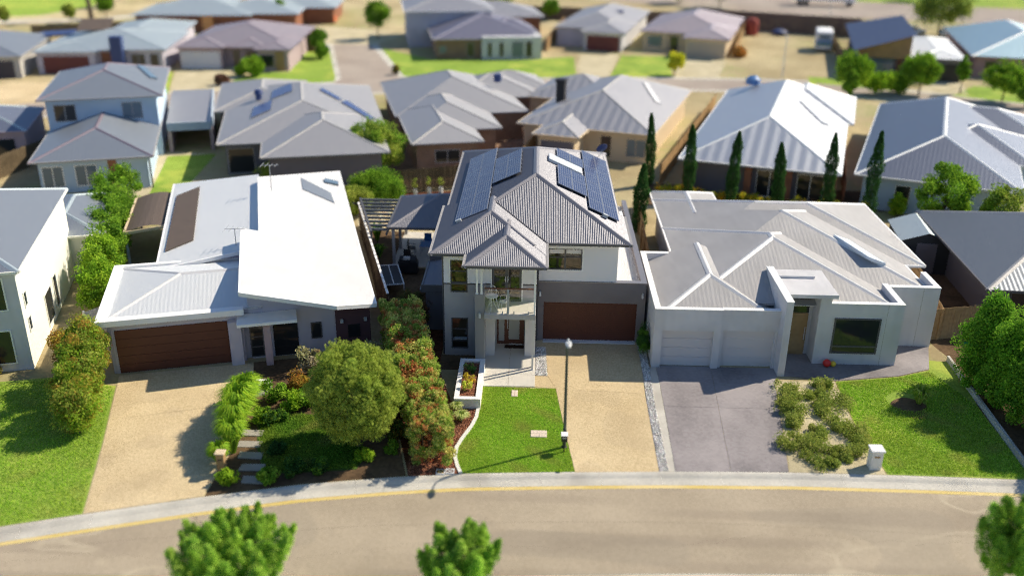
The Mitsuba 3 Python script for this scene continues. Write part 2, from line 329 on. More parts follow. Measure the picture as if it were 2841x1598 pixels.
struct('garden_bed', sheet(bed_p, 0.008), 'm_mulch', 'dark red mulch bed under the red-tipped hedge')
struct('garden_edging', prism(EDGE.buffer(.075, cap_style='flat'), -.05, .07), 'm_planter', 'curved pale concrete edging between lawn and mulch')
struct('gravel_bed', sheet(poly((.2, 40.52), (.8, 40.52), (.72, 43.6), (.2, 43.6)), .008), 'm_kerb', 'base of the white pebble bed beside the porch')
struct('gravel_bed', sheet(poly((5.52, 44.4), (5.95, 44.4), (5.9, 41.8), (5.8, 38.6), (5.76, 32.68), (5.38, 32.64), (5.44, 38.6), (5.54, 41.8)), .008), 'm_kerb', 'base of the white pebble strip along the driveway')
# backyard of the main house
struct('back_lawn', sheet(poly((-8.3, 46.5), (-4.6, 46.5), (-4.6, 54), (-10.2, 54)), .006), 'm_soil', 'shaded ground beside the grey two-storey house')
struct('terrace', sheet(poly((-8.9, 54.2), (-4.3, 54.2), (-4.3, 60.5), (-8.9, 60.5)), .012), 'm_tile', 'paved terrace under the dark hip roof')
struct('yard', sheet(poly((-10.2, 54), (-8.9, 54), (-8.9, 60.5), (-4.3, 60.5), (-4.3, 69), (-14, 68), (-12.2, 61)), .004), 'm_sand', 'pale stony back yard of the grey two-storey house')
struct('garden_bed', sheet(poly((-14, 66.5), (-9.9, 68.0), (-5.5, 69.2), (-5.5, 70.3), (-9.9, 69.2), (-14.5, 67.8)), .010), 'm_mulch', 'mulched bed along the back paling fence')
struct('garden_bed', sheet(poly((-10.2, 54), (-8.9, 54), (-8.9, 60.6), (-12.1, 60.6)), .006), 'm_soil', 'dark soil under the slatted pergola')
# left neighbour
slab('driveway', J(poly((-20.0, 39.5), (-13.9, 41.1), (-13.1, 38.2), (-12.55, 34), (-12.75, 30.1), (-16.9, 28.8), (-18.2, 33.5), (-19.7, 38.5)), [(-19, 35.4), (-12, 37.6)]), 'm_drive', 'tan concrete driveway of the white-roofed house')
struct('lawn', sheet(poly((-36, 21.9), (-28, 25.05), (-19.61, 27.95), (-16.95, 28.8), (-18.25, 33.5), (-19.75, 38.5), (-23, 39.2), (-30, 37.5)), .006), 'm_lawn', 'green lawn at the bottom left of the photo')
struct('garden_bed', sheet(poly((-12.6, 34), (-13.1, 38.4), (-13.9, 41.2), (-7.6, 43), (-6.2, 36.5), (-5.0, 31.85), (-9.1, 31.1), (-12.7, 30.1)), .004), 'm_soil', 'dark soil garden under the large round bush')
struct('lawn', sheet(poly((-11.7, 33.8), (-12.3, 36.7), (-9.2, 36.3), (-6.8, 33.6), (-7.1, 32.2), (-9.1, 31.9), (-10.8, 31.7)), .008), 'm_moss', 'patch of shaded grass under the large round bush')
# right neighbour
slab('driveway', J(poly((6.25, 41.9), (12.2, 41.9), (12.15, 41.1), (11.9, 40.5), (11.3, 36.5), (10.75, 32.85), (6.05, 32.66), (6.15, 36), (6.25, 40)), [(9.0, 41.9), (8.35, 32.7)], [(6, 37.9), (11.6, 37.9)]), 'm_stamped', 'grey stamped concrete driveway of the white rendered house')
slab('path', poly((12.2, 41.15), (14.9, 40.75), (18.2, 41.4), (20.0, 42.2), (20.9, 44.7), (18.3, 44.8), (18.3, 42.5), (14.2, 42.5), (14.2, 44.2), (12.5, 44.2)), 'm_stamped', 'grey path in front of the window of the white rendered house', .03)
struct('garden_bed', sheet(poly((11.95, 40.6), (14.85, 40.7), (14.6, 37), (14.75, 32.85), (10.8, 32.87), (11.35, 36.5)), .008), 'm_sand', 'pale gravel bed with low shrubs')
struct('lawn', sheet(poly((14.9, 40.7), (18.2, 41.35), (19.95, 42.1), (20.3, 43.2), (21.6, 43), (20.9, 38.5), (20.7, 32.78), (14.8, 32.86), (14.65, 37)), .006), 'm_lawn', 'green front lawn of the white rendered house')
struct('garden_bed', sheet(Polygon([(17.7 + .75 * math.cos(t / 9 * math.pi) * (1 + .2 * math.sin(t)), 38.3 + 1.0 * math.sin(t / 9 * math.pi)) for t in range(18)]), .012), 'm_soil', 'round earth bed with a spiky plant in the right-hand lawn')
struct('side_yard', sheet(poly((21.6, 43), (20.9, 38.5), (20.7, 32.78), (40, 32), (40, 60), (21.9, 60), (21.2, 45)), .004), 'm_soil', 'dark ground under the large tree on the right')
struct('gravel_bed', sheet(poly((5.77, 32.7), (6.05, 32.7), (6.14, 36), (6.24, 40), (6.24, 41.7), (5.96, 41.7), (5.91, 41.2), (5.81, 38.6)), .005), 'm_kerb', 'narrow concrete strip between the two driveways')
# second row yards and the far lawns
def flat(name, pts, m, label, z=.006): return struct(name, sheet(Polygon(pts), z), m, label)
flat('yard', [(-33, 65), (-26.5, 67), (-28.6, 79), (-33.5, 80)], 'm_sand', 'pale sandy yard beside the grey-blue two-storey house')
flat('lawn', [(-29.2, 66.5), (-27.0, 67), (-28.0, 79.2), (-31.9, 78.1)], 'm_lawn', 'strip of green lawn beside the open carport', .010)
flat('driveway', [(-61.5, 108.3), (-57, 108.4), (-53.5, 109.5), (-51.5, 98.4), (-55, 96.7), (-63, 93)], 'm_drive', 'tan driveway of the pale blue-roofed house')
flat('driveway', [(-45, 116.2), (-39.6, 117.2), (-36.3, 112.6), (-36.2, 105.1), (-41, 103.4)], 'm_sand', 'pale driveway of the mauve house')
flat('lawn', [(-36.2, 112.4), (-34, 116.5), (-31, 117.2), (-32.6, 132), (-29.5, 134), (-24.6, 114), (-24.3, 111.6), (-28, 110), (-36.1, 105.2)], 'm_lawn', 'green corner lawn of the mauve house')
flat('lawn', [(-46.6, 114.5), (-45.2, 116), (-41.2, 103.4), (-42.4, 102.9)], 'm_lawn', 'narrow strip of grass left of the mauve house driveway')
flat('lawn', [(-22.5, 136), (-14.5, 128), (-1, 129.3), (4.9, 131.8), (4.75, 117), (1, 116.5), (-14.6, 115.0), (-16.5, 115.8)], 'm_lawn', 'bright green lawn in front of the house with white bays')
flat('driveway', [(5.9, 134), (11.4, 134.5), (8.7, 117.5), (4.8, 117)], 'm_sand', 'pale driveway of the house with a red-brown garage door')
flat('lawn', [(11.6, 133.2), (18.2, 133.5), (16.8, 118.3), (8.9, 117.6)], 'm_lawn', 'lawn with a yellow bush in front of the mauve-roofed house')
flat('driveway', [(20.0, 133.3), (26, 131.8), (22.5, 118.2), (17, 118.3)], 'm_sand', 'pale driveway of the mauve-roofed house')
flat('lawn', [(48.0, 109.9), (53, 116), (66, 112), (62, 101.2), (55, 106.2)], 'm_lawn', 'lawn in front of the sky blue roofed house')
flat('driveway', [(49.5, 119.8), (52.6, 118.6), (50, 110), (45, 112.3)], 'm_sand', 'pale driveway of the blue and timber house')
flat('lawn', [(32, 110), (34, 115.9), (42, 112.2), (44, 118), (34, 120)], 'm_lawn', 'green grass among the small trees', .010)
flat('lawn', [(-6, 104), (8, 106), (8, 109.5), (-6, 108.5)], 'm_lawn', 'grass verge behind the beige brick house')
flat('garden_bed', [(8.3, 67.4), (27, 67.0), (27.5, 72), (9, 73)], 'm_soil', 'garden bed with orange flowers below the cypresses')
flat('side_yard', [(-12, 71), (-4, 71.5), (4.5, 72), (3.5, 110), (-14, 110)], 'm_brownbrick', 'brown yard between the second-row houses', .004)

# ---------------------------------------------------------------- houses
class House:
    def __init__(s, label, fr, roof, wall, trim='m_trim', cap='m_cap', name='house', cat_='house', pitch=.25, amp=.006, seg=3, group=None):
        s.k = thing(name, label, cat_, group); s.fr, s.rm, s.wm, s.tm, s.cm = fr, roof, wall, trim, cap
        s.faces, s.caps, s.gut, s.walls, s.eav, s.n = [], [], [], {}, [], 0
        s.pp = (pitch, amp, seg)
    def wall(s, man, m=None): s.walls.setdefault(m or s.wm, []).append(man)
    def wbox(s, x0, x1, y0, y1, z0, z1, m=None): s.wall(mbox(x0, x1, y0, y1, z0, z1), m)
    def gutter(s, p, q, m=None): s.gut.append((m, beam((*p[:2], p[2] - .05), (*q[:2], q[2] - .05), .13, .12)))
    def hip(s, x0, x1, y0, y1, z, t, axis='y', ends='hh', inset=.45, wm=None, wall=True, gut='lrfb', base=0., rear=None, caps=True, skip=()):
        nc = len(s.caps)
        z -= .007 * s.n; s.n += 1
        sw = axis == 'x'
        a0, a1, b0, b1 = (y0, y1, x0, x1) if sw else (x0, x1, y0, y1)
        h = (a1 - a0) / 2; c = (a0 + a1) / 2; zr = z + h * t
        p = b0 + h if ends[0] == 'h' else b0; q = b1 - h if ends[1] == 'h' else b1
        if rear is not None: q = rear
        if p > q: p = q = (b0 + b1) / 2
        P = lambda a, b, zz: (b, a, zz) if sw else (a, b, zz)
        A, B, C_, D = P(a0, b0, z), P(a1, b0, z), P(a1, b1, z), P(a0, b1, z); R, S = P(c, p, zr), P(c, q, zr)
        s.faces += [[A, R, S, D] if p < q else [A, R, D], [B, R, S, C_] if p < q else [B, R, C_]]
        for e, tr in ((ends[0], (A, B, R)), (ends[1], (D, C_, S))):
            if e == 'h':
                s.faces.append(list(tr))
                if caps: s.caps += [(tr[0], tr[2]), (tr[1], tr[2])]
            elif wall:
                i, (u, v, w) = 0, tr; d = P(0, .25 if tr[2] is R else -.25, 0)
                tv = np.array([u, v, w, np.add(u, d), np.add(v, d), np.add(w, d)]); tv[:, 2] -= .09
                s.wall((tv, np.array([[0, 1, 2], [3, 5, 4], [0, 3, 4], [0, 4, 1], [1, 4, 5], [1, 5, 2], [2, 5, 3], [2, 3, 0]])), wm)
        if p < q and caps: s.caps.append((R, S))
        s.caps[nc:] = [c_ for i, c_ in enumerate(s.caps[nc:]) if i not in skip]
        X0, X1, Y0, Y1 = x0, x1, y0, y1
        for g, e in zip('lrfb', (((X0, Y0), (X0, Y1)), ((X1, Y0), (X1, Y1)), ((X0, Y0), (X1, Y0)), ((X0, Y1), (X1, Y1)))):
            if g in gut: s.gutter((*e[0], z), (*e[1], z))
        s.eav.append(bx(x0 + .05, x1 - .05, y0 + .05, y1 - .05, z - .09, z - .06))
        if wall: s.wbox(x0 + inset, x1 - inset, y0 + inset, y1 - inset, base, z - .085, wm)
        return R, S
    def build(s):
        if s.faces: part(s.k, 'roof', s.fr(corr(s.faces, *s.pp)), s.rm, smooth=True)
        for p, q in s.caps: part(s.k, 'ridge_cap', s.fr(ridge(p, q)), s.cm)
        for m, g in s.gut: part(s.k, 'gutter', s.fr(g), m or s.tm)
        if s.eav: part(s.k, 'eaves', s.fr(cat(s.eav)), 'm_white')
        for m, l in s.walls.items():
            solids = [q for q in l if hasattr(q, 'to_mesh')]; rest = [q for q in l if not hasattr(q, 'to_mesh')]
            ms = rest[:]
            if solids:
                u = solids[0]
                for q in solids[1:]: u = u + q
                ms.append(u)
            part(s.k, 'wall', s.fr(cat(ms)), m)
        return s
    # things on walls: u along the wall, d outwards
    def on(s, side, at, u0, u1, d0, d1, z0, z1):
        if side == 'f': m = bx(u0, u1, at - d1, at - d0, z0, z1)
        elif side == 'b': m = bx(u0, u1, at + d0, at + d1, z0, z1)
        elif side == 'l': m = bx(at - d1, at - d0, u0, u1, z0, z1)
        else: m = bx(at + d0, at + d1, u0, u1, z0, z1)
        return m
    def win(s, side, at, u0, u1, z0, z1, nx=2, nz=1, glass='m_glass', frame=None, fw=.06, out=.05, name='window', label=None, xs=None, zs=None, blind=0):
        o = lambda *a: s.on(side, at, *a)
        fr = [o(u0, u1, 0, out, z0, z0 + fw), o(u0, u1, 0, out, z1 - fw, z1), o(u0, u0 + fw, 0, out, z0 + fw, z1 - fw), o(u1 - fw, u1, 0, out, z0 + fw, z1 - fw)]
        xs = xs if xs is not None else [u0 + (u1 - u0) * i / nx for i in range(1, nx)]
        zs = zs if zs is not None else [z0 + (z1 - z0) * i / nz for i in range(1, nz)]
        fr += [o(x - fw / 2, x + fw / 2, 0, out - .004, z0 + fw, z1 - fw) for x in xs] + [o(u0 + fw, u1 - fw, 0, out - .008, z - fw / 2, z + fw / 2) for z in zs]
        k = part(s.k, name, s.fr(cat(fr)), frame or s.tm, label)
        part(k, 'pane', s.fr(o(u0 + fw, u1 - fw, 0, .018, z0 + fw, z1 - fw)), glass)
        if blind: part(k, 'blind', s.fr(o(u0 + fw, u1 - fw, .019, .024, z1 - fw - blind, z1 - fw)), 'm_blind')
        return k
    def recess(s, side, at, u0, u1, z0, z1, m, depth=.5, wm=None):
        """Cuts an opening for a real window: returns the solid to subtract."""
        q = s.on(side, at, u0, u1, -depth, .2, z0, z1)[0]; return mbox(*[f(q[:, i]) for i in range(3) for f in (np.min, np.max)])
    def gdoor(s, side, at, u0, u1, z1, m, n=5, z0=.02, label=None, planks=False):
        h = (z1 - z0) / n; g = .012
        if planks:
            k = part(s.k, 'garage_door', s.fr(s.on(side, at, u0, u1, 0, .02, z0, z1)), m, label)
            for i in range(n): part(k, 'plank', s.fr(s.on(side, at, u0, u1, .02, .045, z0 + i * h + g / 2, z0 + (i + 1) * h - g / 2)), m)
            return k
        return part(s.k, 'garage_door', s.fr(cat([s.on(side, at, u0, u1, 0, .02, z0, z1)] + [s.on(side, at, u0, u1, .02, .04, z0 + i * h + g, z0 + (i + 1) * h - g) for i in range(n)])), m, label)
    def p(s, name, mesh, m, label=None, **k): return part(s.k, name, s.fr(mesh), m, label, **k)

# ---------------------------------------------------------------- the main house
H = House('grey two-storey house with corrugated hip roof and glass-fronted balcony', W0, 'm_roof', 'm_render', trim='m_gutter', pitch=.09, amp=.008, seg=6)
ZE, TT = 5.65, .45
zr = ZE + 4.85 * TT
def lf(x): return ZE + (x + 4.85) * TT            # left slope of the main roof
A0, A1 = (0.03, 48.8, zr), (0.03, 54.2, zr)
E1 = (4.88, 43.95, ZE); ER = (4.88, 48.25, ZE); ER2 = (4.55, 48.25, ZE + .33 * TT); EB = (4.55, 60.6, ZE + .33 * TT); EL = (-4.82, 60.9, ZE + .0135)
# main roof: left and right slopes, front hip, rear hip
H.faces += [[(-4.82, 46.8, ZE + .0135), (-4.82, 60.9, ZE + .0135), A1, A0, (-2.0, 46.8, lf(-2.0))], [],
            [(4.55, 48.25, ZE + .33 * TT), EB, A1, A0], [(-4.82, 43.95, ZE), E1, A0], [EL, A1, EB]]
H.faces[3] = [(.66, 43.95, ZE), E1, A0, (-2.2, 46.75, ZE + 2.8 * TT)]
H.faces[1] = [E1, A0, (4.88, 48.25, ZE)]
H.faces.append([(4.88, 48.25, ZE), A0, (4.5, 48.25, ZE + .38 * TT)])
# wing and porch hips in front of it
WR = (-2.2, 45.05, ZE + 2.86 * TT); WB = (-2.2, 47.4, ZE + 2.86 * TT)
H.faces += [[(-5.06, 42.2, ZE), WR, WB, (-5.06, 49.5, ZE)], [(.66, 42.2, ZE), WR, WB, (.66, 44.5, ZE)], [(-5.06, 42.2, ZE), (.66, 42.2, ZE), WR]]
PZ = ZE - .012
PR = (-1.34, 42.68, PZ + 1.97 * TT); PB = (-1.34, 44.9, PZ + 1.97 * TT)
H.faces += [[(-3.31, 40.7, PZ), PR, PB, (-3.31, 42.9, PZ)], [(.63, 40.7, PZ), PR, PB, (.63, 43.0, PZ)], [(-3.31, 40.7, PZ), (.63, 40.7, PZ), PR]]
H.caps += [(A0, A1), (E1, A0), ((-2.15, 46.75, ZE + 2.8 * TT), A0), (A1, EL), (A1, EB), (WR, WB), ((-5.06, 42.2, ZE), WR), ((.0, 42.86, ZE + .3), WR), (PR, PB), ((-3.31, 40.7, PZ), PR), ((.63, 40.7, PZ), PR)]
for a, b in [((-5.06, 42.2), (-5.06, 49.5)), ((-4.82, 49.5), (-4.82, 60.9)), ((-5.06, 42.2), (-3.31, 42.2)), ((-3.31, 40.7), (-3.31, 42.14)), ((-3.31, 40.7), (.63, 40.7)), ((.66, 40.78), (.66, 43.95)), ((.72, 43.95), (4.88, 43.95)), ((4.88, 43.95), (4.88, 48.25)), ((4.55, 48.25), (4.55, 60.6))]:
    H.gutter((*a, ZE + .02), (*b, ZE + .02), 'm_trim' if a[1] == b[1] else None)
H.eav += [bx(-5.0, .6, 42.26, 49.4, ZE - .1, ZE - .06), bx(-3.25, .58, 40.76, 42.25, ZE - .105, ZE - .065), bx(-4.76, 4.5, 49.4, 60.5, ZE - .095, ZE - .055), bx(.61, 4.82, 44.0, 49.4, ZE - .098, ZE - .058)]
# valley flashings
for a, b in [((.66, 43.95, ZE + .03), (-2.15, 46.77, ZE + 2.8 * TT + .03))]: H.p('valley_gutter', ridge(a, b, .16, .03, .01), 'm_trim')
wl = mbox(-4.42, -2.4, 42.5, 46, 0, 3.95) + mbox(-4.3, 4.27, 45.5, 60.3, 0, 3.95)
cut = [H.recess('f', 42.5, -4.07, -3.23, .42, 2.13, None), H.recess('f', 42.5, -4.09, -3.24, 3.53, 5.26, None)]
H.wall(wl - cut[0] - cut[1])
H.wall(mbox(-2.4, .17, 42.55, 46, 2.9, 3.95) - H.recess('f', 42.55, -2.04, -.57, 3.08, 5.12, None))
H.wall((mbox(-2.4, .17, 42.5, 45.5, 0, 2.9) - mbox(-1.9, -.36, 42.3, 43.92, 0, 2.75)), 'm_nib')
up = mbox(-4.42, -2.4, 42.515, 46, 4.02, 5.56) + mbox(-2.4, .17, 42.565, 46, 4.02, 5.56) + mbox(-4.3, 4.27, 45.4, 60.3, 3.95, 5.56) + mbox(.17, 4.27, 44.47, 46, 3.0, 5.56)
H.wall(up - cut[1] - H.recess('f', 42.565, -2.04, -.57, 3.08, 5.12, None) - H.recess('f', 44.47, .73, 2.47, 4.05, 5.21, None), 'm_boards')
H.p('band', cat([bx(-4.44, -2.36, 42.47, 42.6, 3.95, 4.02), bx(-2.36, -2.05, 42.53, 42.6, 3.95, 4.02), bx(-.56, .19, 42.53, 42.6, 3.95, 4.02), bx(-4.445, -4.40, 42.6, 46, 3.95, 4.02), bx(.15, .19, 42.6, 44.4, 3.95, 4.02)]), 'm_trim', 'dark band between grey render and white boards')
# garage with parapets
g = mbox(.17, 5.83, 44.4, 44.68, 0, 3.38) - mbox(.57, 5.42, 44, 45, 0, 2.24)
H.wall(g + mbox(5.6, 5.83, 44.68, 58, 0, 3.38) + mbox(.2, .5, 44.6, 45.5, 0, 3.0), 'm_darkrender')
H.p('coping', cat([bx(.15, 5.86, 44.37, 44.70, 3.38, 3.42), bx(5.57, 5.86, 44.70, 58.03, 3.38, 3.42)]), 'm_cap')
H.p('side_roof', corr([[(4.27, 44.7, 3.18), (4.27, 58, 3.18), (5.6, 58, 2.98), (5.6, 44.7, 2.98)]], .19, .022, 6), 'm_whiteroof', 'bright ribbed metal roof strip above the garage', smooth=True)
H.gdoor('f', 44.56, .57, 5.42, 2.24, 'm_redwood', n=20, z0=.04, label='dark red timber garage door', planks=True)
H.p('threshold', cbx(.57, 5.42, 44.16, 44.54, .0, .045), 'm_galv')
# weatherboards
def boards(side, at, u0, u1, z0, z1, holes=(), h=.155):
    n = round((z1 - z0) / h); h = (z1 - z0) / n
    for i in range(n):
        a, b = z0 + i * h, z0 + (i + 1) * h; spans = [(u0, u1)]
        for x0, x1, q0, q1 in holes:
            if q0 < b - .02 and q1 > a + .02: spans = [t for sA, sB in spans for t in ((sA, min(sB, x0)), (max(sA, x1), sB)) if t[1] - t[0] > .03]
        for x0, x1 in spans:
            m = H.on(side, at, x0, x1, -.004, .026, a, b + .008); v = m[0]
            d = {'f': (1, -1), 'l': (0, -1), 'r': (0, 1)}[side]; top = v[:, 2] > (a + b) / 2; outer = (v[:, d[0]] - at) * d[1] > .01
            v[top & outer, d[0]] = at + d[1] * .004; H.p('weatherboard', m, 'm_boards')
boards('f', 42.515, -4.42, -2.4, 4.02, 5.54, [(-4.13, -3.20, 3.4, 5.3)])
boards('f', 42.565, -2.4, .17, 4.02, 5.54, [(-2.08, -.53, 3, 5.16)])
boards('f', 44.47, .17, 4.27, 3.43, 5.54, [(.69, 2.51, 4.0, 5.25)])
boards('r', 4.27, 44.47, 50, 3.2, 5.54)
# real windows with a dark room behind
def room(side, at, u0, u1, z0, z1, d=.45):
    q = [H.on(side, at, u0 + .005, u1 - .005, -d, -d + .01, z0 + .005, z1 - .005), H.on(side, at, u0 + .003, u0 + .013, -d, -.06, z0, z1), H.on(side, at, u1 - .013, u1 - .003, -d, -.06, z0, z1), H.on(side, at, u0, u1, -d, -.06, z0 + .003, z0 + .013), H.on(side, at, u0, u1, -d, -.06, z1 - .013, z1 - .003)]
    return cat(q)
def realwin(at, u0, u1, z0, z1, xs, zs, name='window', label=None, blind=0, fw=.055, glass='m_pane'):
    o = lambda *a: H.on('f', at, *a)
    fr = [o(u0, u1, -.05, .02, z0, z0 + fw), o(u0, u1, -.05, .02, z1 - fw, z1), o(u0, u0 + fw, -.05, .02, z0 + fw, z1 - fw), o(u1 - fw, u1, -.05, .02, z0 + fw, z1 - fw)]
    fr += [o(x - w / 2, x + w / 2, -.05, .015, z0 + fw, z1 - fw) for x, w in xs] + [o(u0 + fw, u1 - fw, -.045, .010, z - .02, z + .02) for z in zs]
    k = H.p(name, cat(fr), 'm_trim', label)
    xx = [u0 + fw] + [x for x, w in xs] + [u1 - fw]
    for a, b in zip(xx, xx[1:]):
        q = o(a, b, -.03, -.03, z0 + fw, z1 - fw); v = np.array([[a, at + .03, z0 + fw], [b, at + .03, z0 + fw], [b, at + .03, z1 - fw], [a, at + .03, z1 - fw]])
        part(k, 'pane', (v, np.array([[0, 1, 2], [0, 2, 3]])), glass)
    part(k, 'interior', room('f', at, u0, u1, z0, z1), 'm_inside')
    if blind: part(k, 'blind', cat([o(u0 + fw, u1 - fw, -.10, -.09, z1 - fw - blind, z1 - fw)]), 'm_blind')
    return k
realwin(42.5, -4.09, -3.24, 3.53, 5.26, [], [4.05, 4.65], label='tall upper window with dark panes')
kw = realwin(42.5, -4.07, -3.23, .42, 2.13, [], [.85, 1.5], label='tall lower window with a sill and dark panes')
part(kw, 'shelf', bx(-4.0, -3.3, 42.62, 42.85, .86, .90), 'm_galv')
realwin(44.47, .73, 2.47, 4.05, 5.21, [(1.6, .09)], [4.72], label='wide upper window with half-drawn white blinds', blind=.26)
H.p('window_trim', cat([bx(.66, 2.54, 44.42, 44.47, 5.21, 5.27), bx(.66, .73, 44.42, 44.47, 4.0, 5.21), bx(2.47, 2.54, 44.42, 44.47, 4.0, 5.21), bx(.66, 2.54, 44.42, 44.47, 3.98, 4.05)]), 'm_white')
H.p('window_trim', cat([bx(-4.15, -3.18, 42.46, 42.515, 5.26, 5.32), bx(-4.15, -4.09, 42.46, 42.515, 4.02, 5.26), bx(-3.24, -3.18, 42.46, 42.515, 4.02, 5.26)]), 'm_white')
kd = realwin(42.555, -2.04, -.57, 3.08, 5.12, [(-1.305, .16)], [], name='french_door', label='dark framed glass double doors onto the balcony', fw=.11)
for x in (-1.36, -1.25): part(kd, 'handle', cat([bx(x - .012, x + .012, 42.49, 42.53, 4.1, 4.42), bx(x - .05 if x < -1.3 else x - .012, x + .012 if x < -1.3 else x + .05, 42.485, 42.50, 4.25, 4.275)]), 'm_galv')
H.p('door_trim', cat([bx(-2.1, -2.04, 42.50, 42.565, 3.08, 5.18), bx(-.57, -.51, 42.50, 42.565, 3.08, 5.18), bx(-2.04, -.57, 42.50, 42.565, 5.12, 5.18)]), 'm_white')
# front door in its recess
kd = H.p('front_door', cat([bx(-1.82, -1.74, 43.84, 43.92, .03, 2.3), bx(-1.44, -1.22, 43.82, 43.92, .03, 2.3), bx(-.66, -.42, 43.82, 43.92, .03, 2.3), bx(-1.74, -1.44, 43.85, 43.92, .03, .2), bx(-1.22, -.66, 43.83, 43.92, .03, .3), bx(-1.22, -.66, 43.83, 43.92, 2.1, 2.3)]), 'm_mahogany', 'dark timber front door with frosted panes')
part(kd, 'pane', cat([bx(-1.74, -1.44, 43.87, 43.9, .2, 2.3), bx(-1.22, -.66, 43.86, 43.89, .3, 2.1)]), 'm_frost')
part(kd, 'handle', tube([(-1.27, 43.76, .95), (-1.27, 43.76, 1.75)], .02), 'm_galv', smooth=40)
part(kd, 'sill', bx(-1.2, -.5, 43.72, 43.81, .05, .09), 'm_galv')
# blade wall, balcony, posts
H.p('blade_wall', cbx(-2.8, -2.34, 41.2, 42.52, 0, 4.0), 'm_pillar', 'dark grey wall carrying the balcony')
for x in (-2.7, -2.48): H.p('balcony_post', cat([bx(x - .045, x + .045, 41.25, 41.34, 4.0, 5.56), bx(x - .07, x + .07, 41.22, 41.37, 4.0, 4.015)]), 'm_white')
for y in (41.06, 41.3): H.p('balcony_post', bx(.05, .14, y - .045, y + .045, 3.08, 5.56), 'm_white')
H.p('balcony_floor', cat([cbx(-2.34, .16, 41.0, 42.54, 2.79, 3.05)]), 'm_render')
H.p('balcony_tiles', bx(-2.32, .14, 41.03, 42.55, 3.05, 3.075), 'm_tile')
for y in (41.06, 41.34): H.p('porch_post', cat([bx(.0, .09, y - .045, y + .045, .05, 2.79), bx(-.03, .12, y - .075, y + .075, .05, .065)]), 'm_nib')
kb = H.p('balustrade', cat([bx(-1.24, -1.14, 41.03, 41.13, 3.08, 4.38)]), 'm_steel', 'glass balcony balustrade with a timber handrail')
for x0, x1 in ((-2.31, -1.25), (-1.13, .03)): part(kb, 'glass', (np.array([[x0, 41.07, 3.16], [x1, 41.07, 3.16], [x1, 41.07, 4.36], [x0, 41.07, 4.36]]), np.array([[0, 1, 2], [0, 2, 3]])), 'm_pane')
part(kb, 'glass', (np.array([[.09, 41.36, 3.16], [.09, 42.5, 3.16], [.09, 42.5, 4.36], [.09, 41.36, 4.36]]), np.array([[0, 1, 2], [0, 2, 3]])), 'm_pane')
part(kb, 'handrail', cat([cbx(-2.33, .04, 41.03, 41.11, 4.36, 4.42), cbx(.055, .125, 41.36, 42.5, 4.36, 4.42)]), 'm_mahogany')
for x in (-2.1, -1.45, -.9, -.2): part(kb, 'clamp', bx(x - .03, x + .03, 41.04, 41.1, 3.075, 3.2), 'm_steel')
# low lean-to roof on the left side
H.p('lean_to_roof', corr([[(-5.9, 45.2, 2.42), (-5.9, 49.2, 2.42), (-4.43, 49.2, 2.72), (-4.43, 45.2, 2.72)]], .12, .012, 5), 'm_roof', smooth=True)
H.p('lean_to_trim', cat([bx(-5.98, -5.88, 45.15, 49.25, 2.34, 2.46), bx(-5.9, -4.42, 49.2, 49.28, 2.3, 2.74), bx(-5.9, -4.42, 45.12, 45.2, 2.3, 2.74)]), 'm_trim')
H.wbox(-5.7, -4.3, 45.4, 49.1, 0, 2.4, 'm_darkwall')
for x, y, z1 in ((.24, 44.34, 5.5), (-4.47, 42.6, 5.5)): H.p('downpipe', tube([(x, y, .05), (x, y, z1 - .15), (x, y - .3, z1)], .045, 8), 'm_trim', smooth=40)
H.p('meter_box', bx(-4.47, -4.42, 43.4, 43.9, 1.1, 1.8), 'm_galv')
H.build()
# lamps on the walls
def wall_lamp(x, y, z):
    k = sub(H.k, 'wall_lamp')
    part(k, 'bracket', bx(x - .04, x + .04, y - .03, y, z - .06, z + .06), 'm_steel'); part(k, 'body', lathe([(0, -.15), (.055, -.15), (.055, .05), (0, .05)], x, y - .085, z, 12), 'm_galv', smooth=40)
    part(k, 'lens', lathe([(0, .05), (.05, .05), (.05, .12), (0, .13)], x, y - .085, z, 12), 'm_lens', smooth=40)
wall_lamp(-2.56, 41.2, 2.95)
wall_lamp(.37, 44.4, 2.76)
wall_lamp(5.66, 44.4, 2.76)

